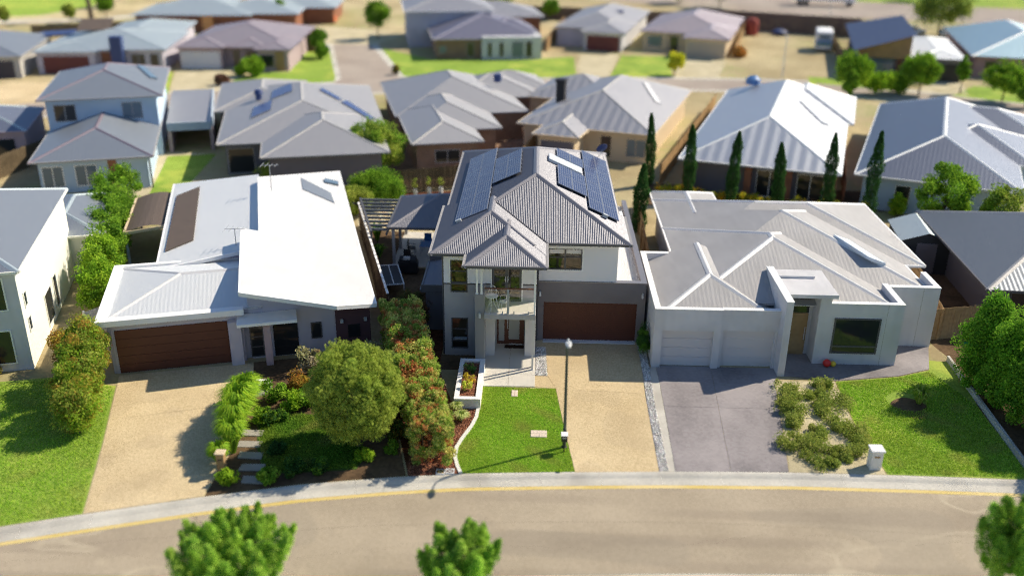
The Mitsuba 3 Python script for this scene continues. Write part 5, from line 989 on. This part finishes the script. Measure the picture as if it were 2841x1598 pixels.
def tree(name, label, x, y, h, R, pal, w=None, nc=40, rc=.4, nl=6000, size=.10, base=None, group=None, cat_='tree', shell=.5, squash=1.0, trunk=True, up=.35, cone=0., jit=(.78, 1.14)):
    """h: total height; R: crown half-width (x, y); the crown starts at base."""
    seed[0] += 1; rng = np.random.default_rng(seed[0]); k = thing(name, label, cat_, group)
    base = h * .3 if base is None else base; rz = (h - base) / 2
    nl = int(nl * (1.8 if nl < 20000 else 1.)); size *= .78 if nl < 36000 else 1.; nc = int(nc * 1.25)
    if trunk: part(k, 'trunk', trunk_mesh(rng, x, y, base + rz * .9, max(.04, .022 * h), 5, R[0] * .6), 'm_bark')
    leafy(k, 'crown', clumps(rng, (x, y, base + rz), (R[0] - rc * .5, R[1] - rc * .5, max(.05, rz - rc * .4)), nc, rc, nl, pal, w, size, shell, squash, up, cone, jit)); return k
mat('m_bark', (.13, .10, .075), .9, .1)
def shrub(label, x, y, h, r, pal, w=None, nl=900, size=.07, group=None, nc=12, name='shrub', stem=True):
    seed[0] += 1; rng = np.random.default_rng(seed[0]); k = thing(name, label, name.replace('_', ' '), group)
    leafy(k, 'foliage', clumps(rng, (x, y, h * .5), (r * .75, r * .75, h * .42), nc, r * .38, nl, pal, w, size, .3)); 
    if stem: part(k, 'stem', cat([tube([(x + .05 * i, y, 0), (x + .12 * i, y + .03, h * .6)], .02, 5) for i in (-1, 0, 1)]), 'm_bark')
    return k
def grass_tuft(label, x, y, h, r, pal, n=160, group=None, name='grass_tuft', wd=.014):
    seed[0] += 1; rng = np.random.default_rng(seed[0]); t = rng.uniform(0, 6.28, n); l = rng.uniform(.5, 1, n) * r; hh = h * rng.uniform(.6, 1, n)
    b = np.c_[x + .12 * r * np.cos(t), y + .12 * r * np.sin(t), np.zeros(n)]; m = np.c_[x + .55 * l * np.cos(t), y + .55 * l * np.sin(t), hh * .92]; e = np.c_[x + l * np.cos(t), y + l * np.sin(t), hh * .82]; s = np.c_[-np.sin(t), np.cos(t), 0 * t] * wd
    v = np.stack([b - s, b + s, m + s, m - s, e], 1).reshape(-1, 3); q = np.arange(n) * 5; f = np.r_[np.c_[q, q + 1, q + 2], np.c_[q, q + 2, q + 3], np.c_[q + 3, q + 2, q + 4]]
    k = thing(name, label, 'grass tuft', group); leafy(k, 'blades', (v, f, np.repeat(colours(rng, n, pal), 5, 0))); return k
def blades(rng, polyg, n, h, wd, pal, w=None, z=.006):
    x0, y0, x1, y1 = polyg.bounds; p = rng.uniform((x0, y0), (x1, y1), (int(n * 1.0 * (x1 - x0) * (y1 - y0) / polyg.area), 2)); p = p[shapely.contains_xy(polyg, p[:, 0], p[:, 1])]; n = len(p)
    t = rng.uniform(0, 6.28, n); hh = h * rng.uniform(.5, 1.2, n); d = np.c_[np.cos(t), np.sin(t)] * wd; o = rng.normal(size=(n, 2)) * h * .6
    v = np.stack([np.c_[p - d, np.full(n, z)], np.c_[p + d, np.full(n, z)], np.c_[p + o, z + hh]], 1).reshape(-1, 3); f = np.arange(3 * n).reshape(-1, 3)
    q = np.clip(.5 + .9 * np.sin(p[:, 0] * .9 + 1.3 * np.sin(p[:, 1] * .7)) * np.sin(p[:, 1] * .8 + np.sin(p[:, 0] * 1.1)), 0, 1)[:, None] * rng.uniform(.5, 1.1, (n, 1))
    q2 = np.clip(np.sin(p[:, 0] * 2.1 + np.sin(p[:, 1] * 1.7)) * np.sin(p[:, 1] * 1.9 + 1.1 * np.sin(p[:, 0])) * 1.6 - .6, 0, 1)[:, None]; c = colours(rng, n, pal, w) * (1 - .45 * q) + np.array((.36, .40, .06)) * .45 * q; c = c * (1 - .5 * q2) + np.array((.55, .50, .16)) * .5 * q2 * rng.uniform(.6, 1.2, (n, 1))
    return v, f, np.repeat(c, 3, 0)
LAWN = [(.17, .33, .025), (.22, .39, .03), (.28, .44, .045), (.36, .48, .075)]
rg = np.random.default_rng(8)
m = blades(rg, lawn_p.difference(unary_union([q.buffer(.02) for q in pav])), 62000, .05, .014, LAWN); stuff('grass', m[:2], 'm_leaf', 'short bright green grass of the front lawn of the grey two-storey house', 'grass', color=m[2])
m = blades(rg, poly((-28, 25.2), (-19.61, 28.05), (-17.05, 28.9), (-18.35, 33.5), (-19.85, 38.4), (-23, 39.0), (-28, 37.5)), 42000, .08, .018, LAWN); stuff('grass', m[:2], 'm_leaf', 'short green grass of the lawn at the bottom left', 'grass', color=m[2])
m = blades(rg, poly((14.95, 40.6), (18.2, 41.25), (19.95, 42.0), (20.85, 38.5), (20.65, 32.9), (14.85, 32.95), (14.7, 37)).difference(Point(17.7, 38.9).buffer(.9)), 34000, .08, .018, LAWN); stuff('grass', m[:2], 'm_leaf', 'short green grass of the right-hand lawn', 'grass', color=m[2])
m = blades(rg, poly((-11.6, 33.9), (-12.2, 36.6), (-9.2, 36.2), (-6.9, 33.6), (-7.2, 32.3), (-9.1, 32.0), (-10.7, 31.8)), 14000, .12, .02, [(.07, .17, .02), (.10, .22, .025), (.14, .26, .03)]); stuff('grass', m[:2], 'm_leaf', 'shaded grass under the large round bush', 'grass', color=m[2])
# pebbles and bark chips
def pebbles(rng, polyg, n, r, pal, z=.01, flatten=.6):
    x0, y0, x1, y1 = polyg.bounds; p = rng.uniform((x0, y0), (x1, y1), (int(n * (x1 - x0) * (y1 - y0) / polyg.area), 2)); p = p[shapely.contains_xy(polyg, p[:, 0], p[:, 1])]; n = len(p)
    o = np.array([[1, 0, 0], [-1, 0, 0], [0, 1, 0], [0, -1, 0], [0, 0, 1], [0, 0, -1]], float); fo = np.array([[0, 2, 4], [2, 1, 4], [1, 3, 4], [3, 0, 4], [2, 0, 5], [1, 2, 5], [3, 1, 5], [0, 3, 5]])
    s = r * rng.uniform(.6, 1.3, (n, 1, 3)); s[:, :, 2] *= flatten; t = rng.uniform(0, 6.28, n); c, sn = np.cos(t), np.sin(t); q = o[None] * s + rng.normal(size=(n, 6, 3)) * r * .12
    v = np.stack([q[..., 0] * c[:, None] - q[..., 1] * sn[:, None], q[..., 0] * sn[:, None] + q[..., 1] * c[:, None], q[..., 2]], -1) + np.c_[p, np.full(n, z)][:, None] + rng.uniform(0, .03, (n, 1, 1)) * [0, 0, 1]
    return v.reshape(-1, 3), (fo[None] + np.arange(n)[:, None, None] * 6).reshape(-1, 3), np.repeat(colours(rng, n, pal, None, .2), 6, 0)
WH = [(.50, .49, .47), (.34, .33, .31), (.62, .62, .60), (.20, .19, .18), (.12, .115, .11)]
for pg, n, lab in ((poly((.2, 40.53), (.79, 40.53), (.72, 43.58), (.2, 43.58)), 2600, 'white pebbles between the porch and the driveway'), (poly((5.53, 44.3), (5.94, 44.3), (5.9, 41.8), (5.8, 38.6), (5.76, 32.7), (5.39, 32.66), (5.45, 38.6), (5.55, 41.8)), 6200, 'white pebbles in the strip along the right side of the driveway')):
    m = pebbles(rg, pg, n, .036, WH); stuff('gravel', m[:2], 'm_vc', lab, 'gravel', color=m[2])
BK = [(.13, .045, .025), (.20, .075, .04), (.08, .03, .02), (.26, .12, .07)]
for pg, n, lab, z in ((bed_p.intersection(sbox(-5, 31.7, -2.3, 41)), 7000, 'red brown bark chips in the curved front bed', .012), (sbox(-3.28, 37.49, -2.54, 40.93), 2600, 'red brown bark chips in the white planter', .405)):
    m = pebbles(rg, pg, n, .035, BK, z, .35); stuff('bark_chips', m[:2], 'm_vc', lab, 'bark chips', color=m[2])

# main house garden
rng = np.random.default_rng(21)
HX = lambda y: -4.08 - (y - 32.6) * .262
def hedge_plant(label, y0, y1, h, wd, pal, w, nl, size=.055, group='red-tipped hedge along the left boundary'):
    seed[0] += 1; r = np.random.default_rng(seed[0]); y = (y0 + y1) / 2; k = thing('hedge', label, 'hedge', group)
    def strip_clumps(n, rc, nl, pal, size, top):
        u = r.uniform(-1, 1, n); yy = r.uniform(y0 - .15, y1 + .15, n); zz = h * np.where(r.random(n) < top, r.uniform(.86, 1.04, n), r.uniform(.08, .95, n)); sd = np.where((zz < .84 * h) & (yy > y0 + .35), np.sign(u) * r.uniform(.72, 1.05, n), u)
        per = r.multinomial(nl, r.dirichlet(np.full(n, 8.))); pts, cols = [], []
        for a, b, c, q in zip(sd, yy, zz, per):
            t = rc * r.uniform(.7, 1.3); pts.append(np.array([HX(b) + .12 + a * wd, b, c]) + ball(r, q, .1) * t); base = colours(r, 1, pal, None, .12)[0]; cols.append(.45 * base + .55 * colours(r, q, pal))
        c = np.vstack(pts); cl = np.vstack(cols); ok = c[:, 2] > .02; return leaf_mesh(r, c[ok], np.full(ok.sum(), size), cl[ok], .5)
    body = strip_clumps(110, .26, nl, pal, size, .4); tips = strip_clumps(150, .13, nl // 5, RED, size, .55)
    leafy(k, 'foliage', join(body, tips)); part(k, 'stem', cat([tube([(HX(y) + dx, y + dy, 0), (HX(y) + dx * 1.4, y + dy * 1.5, h * .7)], .03, 6) for dx, dy in ((-.1, -.3), (.1, .1), (0, .5))]), 'm_bark')
PH = [(.17, .27, .035), (.27, .38, .06), (.42, .47, .13), (.10, .18, .03), (.52, .42, .14)]
for i, (a, b, h, wd, lab) in enumerate(((32.45, 34.6, 2.0, .74, 'red-tipped hedge plant nearest the street'), (34.6, 36.5, 2.2, .78, 'second red-tipped hedge plant from the street'), (36.5, 38.6, 2.35, .82, 'third red-tipped hedge plant from the street'), (38.6, 40.8, 2.45, .86, 'fourth red-tipped hedge plant from the street'), (40.8, 43.4, 2.5, .92, 'fifth red-tipped hedge plant, level with the planter'))):
    hedge_plant(lab, a, b, h, wd, PH, None, 22000)
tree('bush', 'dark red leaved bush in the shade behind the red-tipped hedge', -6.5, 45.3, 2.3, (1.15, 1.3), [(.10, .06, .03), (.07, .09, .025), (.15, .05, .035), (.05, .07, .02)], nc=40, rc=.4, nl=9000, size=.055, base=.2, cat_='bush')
tree('bush', 'broad glossy green bush in the back left corner of the back yard', -11.7, 66.2, 2.7, (2.1, 1.7), G1, nc=80, rc=.5, nl=15000, size=.08, base=.2, cat_='bush')
tree('bush', 'yellow-green bush in front of the glossy bush at the pergola', -12.9, 63.6, 2.4, (1.2, 1.3), OL, nc=40, rc=.4, nl=7000, size=.075, base=.2, cat_='bush')
for i, (x, y) in enumerate(((-10.2, 68.3), (-9.2, 68.65), (-8.17, 69.0), (-7.3, 69.3))):
    k = thing('sapling', f'{ORD[i]} staked sapling from the left along the back paling fence', 'sapling'); part(k, 'tree_guard', lathe([(.16, 0), (.15, .5), (.14, .5), (.15, 0)], x, y, .01, 8), 'm_guard'); part(k, 'trunk', tube([(x, y, 0), (x + .03, y, 1.1)], [.015, .008], 5), 'm_bark')
    seed[0] += 1; leafy(k, 'crown', clumps(np.random.default_rng(seed[0]), (x, y, 1.0), (.22, .22, .42), 8, .13, 160, OL, None, .06, .3))
mat('m_guard', (.6, .62, .62), .6, .3)
def strap_plant(label, x, y, h, r, pal, n=90, trunk=.7):
    k = grass_tuft(label, x, y, h - trunk, r, pal, n, wd=.03, name='strap_leaved_plant'); key = k + '__blades'; d = scene[key]; labels[k]['category'] = 'plant'; d['to_world'] = T().translate([0, 0, trunk]); part(k, 'trunk', tube([(x, y, 0), (x, y, trunk + .05)], .05, 6), 'm_bark')
strap_plant('strap-leaved plant beside the pergola, nearer the street', -9.6, 54.0, 1.6, .6, GD + G1); strap_plant('strap-leaved plant beside the pergola, farther back', -10.2, 56.9, 2.0, .7, G1)
m = pebbles(rg, poly((-10.4, 60.8), (-5, 60.8), (-5, 66.5), (-12, 66)), 1500, .12, [(.55, .44, .26), (.42, .33, .2), (.62, .54, .38)]); stuff('rubble', m[:2], 'm_vc', 'pale stones in the sunny back yard behind the pergola', 'stones', color=m[2])
grass_tuft('variegated grass tuft beside the hedge, nearer the planter', -3.38, 37.0, .48, .42, [(.36, .42, .13), (.28, .36, .09), (.45, .48, .22)], 240, 'variegated tufts in the front bed'); grass_tuft('variegated grass tuft beside the hedge, nearer the street', -3.1, 36.2, .5, .5, [(.36, .42, .13), (.28, .36, .09), (.45, .48, .22)], 280, 'variegated tufts in the front bed')
def small(label, x, y, h, r, pal, z=.4, nl=500):
    seed[0] += 1; rr = np.random.default_rng(seed[0]); k = thing('shrub', label, 'shrub', None); leafy(k, 'foliage', clumps(rr, (x, y, z + h * .5), (r * .8, r * .8, h * .45), 9, r * .4, nl, pal, None, .045, .3)); part(k, 'stem', tube([(x, y, z), (x, y, z + h * .6)], .015, 5), 'm_bark')
small('dark green shrub at the back of the white planter', -2.93, 39.9, .7, .32, GD + [(.06, .13, .05)]); small('golden shrub in the middle of the white planter', -2.95, 38.95, .55, .30, [(.52, .42, .05), (.60, .52, .09), (.40, .36, .05)]); small('lime yellow shrub at the front of the white planter', -2.97, 38.2, .5, .27, [(.45, .48, .07), (.52, .55, .12), (.36, .42, .05)])
tree('bush', 'dark green climbing shrub at the right corner of the red garage', 5.72, 43.1, 1.7, (.32, .85), GD + G1[:1], nc=26, rc=.22, nl=4200, size=.05, base=.05, cat_='bush')
grass_tuft('tiny weed in the kerb joint beside the driveway', 1.25, 32.42, .12, .16, GY, 40)

# left neighbour
tree('round_bush', 'large rounded olive green bush in front of the white-roofed house', -7.3, 33.9, 4.75, (1.98, 1.98), [(.24, .30, .05), (.28, .345, .062), (.205, .26, .045)], nc=300, rc=.32, nl=80000, size=.055, base=.6, cat_='bush', shell=.8, jit=(.87, 1.07))
for i, (x, y, h, r) in enumerate(((-21.0, 38.6, 3.6, 1.15), (-20.6, 37.2, 3.6, 1.1), (-20.15, 35.7, 3.2, 1.05), (-19.6, 34.4, 2.6, .9))):
    tree('hedge', ['red and green hedge plant along the left driveway, farthest from the street', 'red and green hedge plant along the left driveway, second from the garage', 'red and green hedge plant along the left driveway, third from the garage', 'red and green hedge plant along the left driveway, nearest the street'][i], x, y, h, (r, r), AUT + OL + GY + G1[:2], nc=44, rc=.38, nl=7500, size=.075, base=.1, group='hedge along the left driveway', cat_='hedge', shell=.5)
tree('bush', 'brown bush behind the left driveway hedge', -22.4, 40.0, 2.1, (1.0, 1.2), AUT + [(.12, .08, .04)], nc=26, rc=.4, nl=4000, size=.08, base=.1, cat_='bush')
for i, (x, y, h, r) in enumerate(((-13.0, 37.2, 1.6, .8), (-12.9, 36.2, 2.0, .95), (-12.8, 35.2, 2.2, 1.0), (-12.65, 34.2, 2.1, .95), (-12.5, 33.2, 1.8, .8), (-12.75, 32.2, 1.2, .55))):
    grass_tuft(f'tall lime green grass clump beside the tan left driveway, {ORD[5 - i]} from the kerb', x, y, h, r * 1.1, GY + G1[1:3], 900, 'lime green grasses along the left driveway', name='tall_grass', wd=.018)
for x, y, h, r, p, lab in ((-11.9, 37.6, 1.1, .7, G1, 'green shrub below the pale boulder'), (-11.0, 38.4, 1.0, .7, AUT, 'small reddish shrub behind the pale boulder'), (-10.3, 37.2, .8, .7, G1, 'green shrub at the back edge of the shaded grass'), (-12.0, 31.0, .7, .5, GY, 'lime shrub between the letterbox post and the kerb'), (-10.5, 31.3, .5, .5, G1, 'green shrub at the kerb beside the first stepping stone'), (-10.9, 36.9, .9, .7, GY, 'lime shrub behind the shaded grass'), (-12.0, 35.6, .8, .5, GY + G1, 'bright shrub left of the stepping stones'), (-9.0, 38.0, 1.2, .8, OL + AUT, 'olive shrub between the round bush and the white-roofed house'), (-9.6, 31.9, .55, .55, GD + G1[:1], 'dark low shrub at the kerb under the round bush'), (-8.6, 32.0, .5, .5, GD + G1[:1], 'dark low shrub at the kerb, left of the lime plant'), (-10.6, 33.2, .6, .5, GD, 'dark shrub beside the third stepping stone'), (-11.3, 35.6, .7, .6, GD + G1, 'dark shrub at the end of the stepping stones'), (-6.2, 36.3, 1.2, .7, GD, 'dark shrub in the gap between the round bush and the red-tipped hedge'), (-5.9, 34.6, .9, .5, GD + AUT, 'dark shrub in the shade left of the red-tipped hedge')): shrub(lab, x, y, h, r, p, nl=1300, size=.07)
for x, y, h, r, p, lab in ((-9.5, 39.6, 1.9, .9, AUT + OL, 'tangled reddish shrub in front of the brown brick corner'), (-10.9, 40.2, 1.5, .7, [(.36, .32, .22), (.27, .22, .12), (.3, .3, .15)], 'pale dry shrub below the small window of the white-roofed house'), (-8.2, 40.6, 1.7, .8, [(.38, .34, .27), (.25, .24, .12), (.17, .19, .08)], 'grey flowering shrub behind the large round bush'), (-6.9, 32.9, .5, .45, GY, 'low lime plant at the kerb under the round bush'), (-5.8, 33.4, .6, .4, G1, 'low green plant near the kerb right of the round bush'), (-26.0, 38.9, 1.3, .7, AUT, 'brown garden shrub against the house at the left edge')):
    shrub(lab, x, y, h, r, p, nl=1500, size=.08)
for i, (x, y, h, r) in enumerate(((-24.0, 47.0, 3.0, 1.1), (-24.9, 49.6, 3.4, 1.15), (-25.9, 52.4, 3.5, 1.2), (-26.9, 55.3, 3.6, 1.25), (-28.0, 58.4, 3.8, 1.3), (-29.2, 61.8, 4.0, 1.6))):
    tree('screening_tree', f'{ORD[i]} from the street of the leafy green trees between the two left-hand houses', x, y, h, (r, r * 1.6), GY + G1 if i < 2 else G1, nc=60, rc=.45, nl=6000, size=.10, base=.2, group='green screen between the left-hand houses')
# right neighbour
beds = [(12.2, 39.6), (12.1, 38.4), (11.8, 36.6), (12.5, 35.7), (11.3, 35.0), (12.0, 34.2), (12.4, 33.3), (11.9, 37.5)], [(14.1, 39.9), (13.5, 38.9), (13.4, 37.6), (14.2, 38.2), (13.8, 36.5), (14.3, 35.7), (14.1, 34.7), (13.2, 34.1)]
for nm_, row in zip(('driveway', 'lawn'), beds):
    for i, (x, y) in enumerate(sorted(row, key=lambda q: q[1])):
        shrub(f'mounded shrub in the pale gravel bed, {ORD[i]} from the street on the {nm_} side', x, y, .30 + .06 * (i % 3), .62 + .12 * ((i * 3) % 4), [(.20, .26, .05), (.27, .32, .07), (.15, .20, .035), (.34, .36, .10)], nl=2600, size=.045, group='mounded shrubs in the gravel bed', stem=False)
k = strap_plant('spiky yellow-green plant in the round bed of the right-hand lawn', 18.2, 38.7, 1.0, .8, GY + OL, 170, .05)
for i, (x, y, h, r, lab) in enumerate(((21.6, 40.4, 5.1, 1.3, 'tall bright green tree at the right, nearest the fence panel'), (22.4, 37.1, 4.3, 1.35, 'tall bright green tree at the right, in the middle of the row'), (22.0, 38.7, 4.6, 1.3, 'tall bright green tree at the right, second from the fence panel'), (22.9, 35.6, 4.0, 1.4, 'tall bright green tree at the right, second from the street'), (23.5, 33.9, 3.4, 1.25, 'tall bright green tree at the right, nearest the street'))):
    tree('tree', lab, x, y, h, (r, r), [(.10, .24, .02), (.15, .33, .025), (.06, .15, .02), (.22, .38, .04)], nc=110, rc=.42, nl=17000, size=.085, base=.15, cone=.7, group='green trees along the right boundary')
tree('bush', 'yellow-green bush at the right edge below the trees', 22.3, 33.6, 1.6, (.8, .8), GY, nc=20, rc=.35, nl=2600, size=.08, base=.1, cat_='bush')
def cypress(label, x, y, h, r):
    seed[0] += 1; rr = np.random.default_rng(seed[0]); n = 5200; t = rr.uniform(0, 1, n) ** .8; q = rr.uniform(0, 6.28, n); rad = r * (np.minimum(1, (1 - t) * 2.6) ** .6) * np.minimum(1, .55 + t * 4) * rr.uniform(.55, 1.08, n) * (1 + .16 * np.sin(q * 2 + t * 13 + seed[0]) + .1 * np.sin(t * 31 + seed[0] * 2)); lx, ly = rr.uniform(-.2, .2, 2)
    c = np.c_[x + lx * t ** 2 + rad * np.cos(q), y + ly * t ** 2 + rad * np.sin(q), .1 + t * (h - .1)]; k = thing('cypress', label, 'cypress', 'pencil cypresses'); part(k, 'trunk', tube([(x, y, 0), (x, y, h * .7)], [.07, .03], 6), 'm_bark')
    leafy(k, 'crown', leaf_mesh(rr, c, np.full(n, .10), colours(rr, n, GD + [(.05, .12, .03)]), 1.6, .35))
for i, (x, y, h, r) in enumerate(((7.2, 61.3, 5.0, .55), (9.1, 72.4, 5.8, .42), (11.6, 68.6, 5.9, .5), (14.6, 67.4, 5.8, .5), (17.75, 66.2, 5.3, .5), (21.05, 65.2, 6.3, .5), (23.9, 64.6, 6.7, .55))):
    r *= .85; cypress(f'{ORD[i]} pencil cypress from the left in the row behind the white rendered house' if i else 'thick pencil cypress standing nearest the grey two-storey house', x, y, h, r)
fl_ = []
rr = np.random.default_rng(77)
for i in range(26):
    x = 9.6 + i * .58; y = 71.0 - (x - 9.6) * .325 + rr.uniform(-1.6, -.5); fl_.append(clumps(rr, (x, y, .55), (.5, .5, .45), 5, .25, 200, [(.45, .40, .03), (.55, .30, .03), (.30, .36, .03), (.18, .26, .03)], None, .09, .3))
m = join(*fl_); stuff('flower_border', m[:2], 'm_leaf', 'orange and yellow flowering border below the cypresses', 'flowers', color=m[2])
tree('tree', 'wispy light green tree behind the shed on the right', 27.7, 61.2, 5.2, (2.0, 1.8), G1 + GY, nc=55, rc=.5, nl=7500, size=.12, base=1.0)
tree('tree', 'small yellow-green tree above the roof at the right edge', 30.9, 59.8, 4.4, (1.3, 1.3), OL + GY, nc=40, rc=.45, nl=4500, size=.12, base=.8)
shrub('small bright green bush beside the last cypress', 26.6, 66.2, 1.6, .8, GY, nl=1500, size=.1, nc=16)
tree('tree', 'grey-green bushy tree behind the back paling fence', -13.3, 74.6, 4.3, (2.7, 2.2), OL + G1, nc=80, rc=.65, nl=11000, size=.13, base=.3); tree('shrub', 'olive shrub behind the white-roofed house, left of two', -20.4, 70.8, 1.9, (1.9, .8), OL, nc=24, rc=.5, nl=2600, size=.13, base=.1, cat_='shrub'); tree('shrub', 'olive shrub behind the white-roofed house, right of two', -16.4, 71.8, 2.7, (1.7, .9), OL, nc=24, rc=.5, nl=2600, size=.13, base=.1, cat_='shrub')
# near side of the street: crowns seen from above
BR = [(.19, .34, .04), (.28, .45, .06), (.12, .24, .03), (.36, .50, .10)]
def street_tree(label, x, y, h, r, n):
    seed[0] += 1; rr = np.random.default_rng(seed[0]); k = thing('street_tree', label, 'tree', 'young street trees on the near verge'); part(k, 'trunk', trunk_mesh(rr, x, y, h * .75, .07, 9, r * .7), 'm_bark'); ms = []
    for i in range(n):
        t = i * 2.4 + rr.uniform(-.3, .3); q = r * math.sqrt((i + .5) / n) * .85; ln = rr.uniform(1.1, 1.9); top = h * (1 - .28 * (q / r) ** 2) * rr.uniform(.84, 1.0); o = np.array([math.cos(t), math.sin(t), 0]); c = np.array([x, y, top]) + o * q
        N = 850; s = rr.uniform(0, 1, N); w = rr.uniform(.24, .36); prof = w * np.minimum(1, .28 + (1 - s) * 2.0) * np.minimum(1, .5 + s * 2); pts = c + (s - 1)[:, None] * np.array([0, 0, ln]) + np.outer(s - 1, o) * q * .35 + ball(rr, N, .1) * prof[:, None]; ms.append(leaf_mesh(rr, pts, np.full(N, .066), .5 * colours(rr, 1, BR) + .5 * colours(rr, N, BR), .6, .5))
    leafy(k, 'crown', join(*ms))
street_tree('young tree with upright leafy shoots at the bottom left edge of the photo', -9.5, 24.0, 3.65, 2.5, 46); street_tree('young tree at the bottom centre of the photo', -2.15, 24.4, 3.4, 1.6, 26); street_tree('young tree at the bottom right corner of the photo', 15.9, 24.6, 5.0, 1.7, 34)
# far trees
for x, y, h, R, p, lab in ((-24.3, 144.2, 5.6, 2.1, G1, 'round green tree at the end of the side street'), (-29.6, 128.2, 3.9, 1.2, G1, 'small green tree on the corner lawn of the side street'), (-29.0, 126.6, 2.2, 1.0, G1, 'low green bush beside the small tree on the corner lawn'), (-34.6, 113.8, 2.3, 1.4, GY + G1, 'round light green tree in front of the mauve house'), (-36.3, 114.4, 1.3, .7, GY, 'yellow-green shrub in front of the mauve house'),
                           (17.2, 119.4, 2.8, 1.1, [(.42, .44, .03), (.5, .5, .05)], 'bright yellow bush by the pale driveway'), (35.7, 107.8, 5.2, 2.4, GY + G1, 'leafy green tree on the left in front of the blue skillion-roofed house'), (39.2, 109.5, 2.6, 1.9, GY, 'low lime bush in front of the glass front'), (41.9, 110.8, 2.3, 1.4, GY + G1, 'low green bush between the two leafy trees'), (44.0, 109.6, 4.8, 2.3, GY + G1, 'leafy green tree in front of the dark garage'),
                           (49.4, 111.2, 4.4, .7, G1, 'slender green tree beside the blue house driveway'), (52.4, 107.0, 4.4, 2.3, GY + G1, 'yellow-green tree on the lawn of the sky blue roofed house'), (53.6, 104.2, 2.6, 1.0, G1, 'small green tree near the right-hand back street'), (34.6, 105.0, 3.6, .8, G1, 'slender tree above the white and dark blue roofs'), (64.2, 156.5, 7.2, 4.6, OL + GD, 'large spreading olive tree at the top right'),
                           (-76.6, 155.5, 3.0, 1.1, OL, 'grey-green shrub in the dry field at the top left'), (-73.0, 161, 4.4, 1.6, G1, 'dark green tree in the dry field at the top left'), (-85.5, 152, 3.0, 1.0, OL, 'thin tree at the edge of the grass slope'), (-94, 151.5, 3.0, 1.1, OL, 'small tree at the far left of the grass slope'), (-100, 158, 4, 1.8, GD, 'dark tree at the left edge of the grass slope'), (-42, 156, 4.2, .9, G1, 'slim green tree beside the pale roofed red brick house'), (-46, 157, 1.4, 1.9, G1, 'low green hedge by the red brick wall'), (-78, 176, 6, 2.2, OL, 'olive tree at the top left'), (-60, 190, 5, 2.5, OL + GD, 'olive tree at the top of the dry field'),
                           (28, 196, 5.5, 3.2, OL, 'olive tree across the main road, leftmost'), (35, 190, 6.5, 4.0, OL, 'olive tree beside the main road above the vacant lot'), (2, 168, 3.5, 1.6, G1, 'green tree behind the red-brown garage house'), (78, 207, 5, 3, GD, 'dark tree beyond the main road'), (-8, 178, 4, 3, OL, 'olive tree beyond the two-storey white house'), (-36.8, 108.6, 1.1, .8, [(.12, .07, .05), (.2, .1, .07)], 'brown shrub at the foot of the mauve house driveway'), (-17.6, 116.6, 1.2, .45, [(.05, .05, .03), (.3, .25, .05)], 'small dark shrub at the street corner of the bright green lawn'), (28, 133.5, 1.5, 1.0, [(.45, .2, .05), (.3, .2, .06)], 'orange flowering shrub beside the mauve-roofed beige house')):
    tree('tree' if h > 2.4 else 'bush', lab, x, y, h, (R, R), p, nc=34, rc=R * .34, nl=2600, size=.16 + .03 * R, base=h * (.28 if h > 2.4 else .08), cat_='tree' if h > 2.4 else 'bush')
k = thing('tree', 'tall bare trunk standing in the dry field at the top left', 'tree'); part(k, 'trunk', tube([(-73.6, 157, 0), (-74.0, 157.2, 5), (-74.5, 157.2, 9.5)], [.42, .3, .2], 8), 'm_bark', smooth=40); seed[0] += 1; leafy(k, 'crown', clumps(np.random.default_rng(5), (-74.6, 157.2, 9.6), (1.6, 1.6, .8), 16, .5, 900, GD + G1, None, .2, .4))
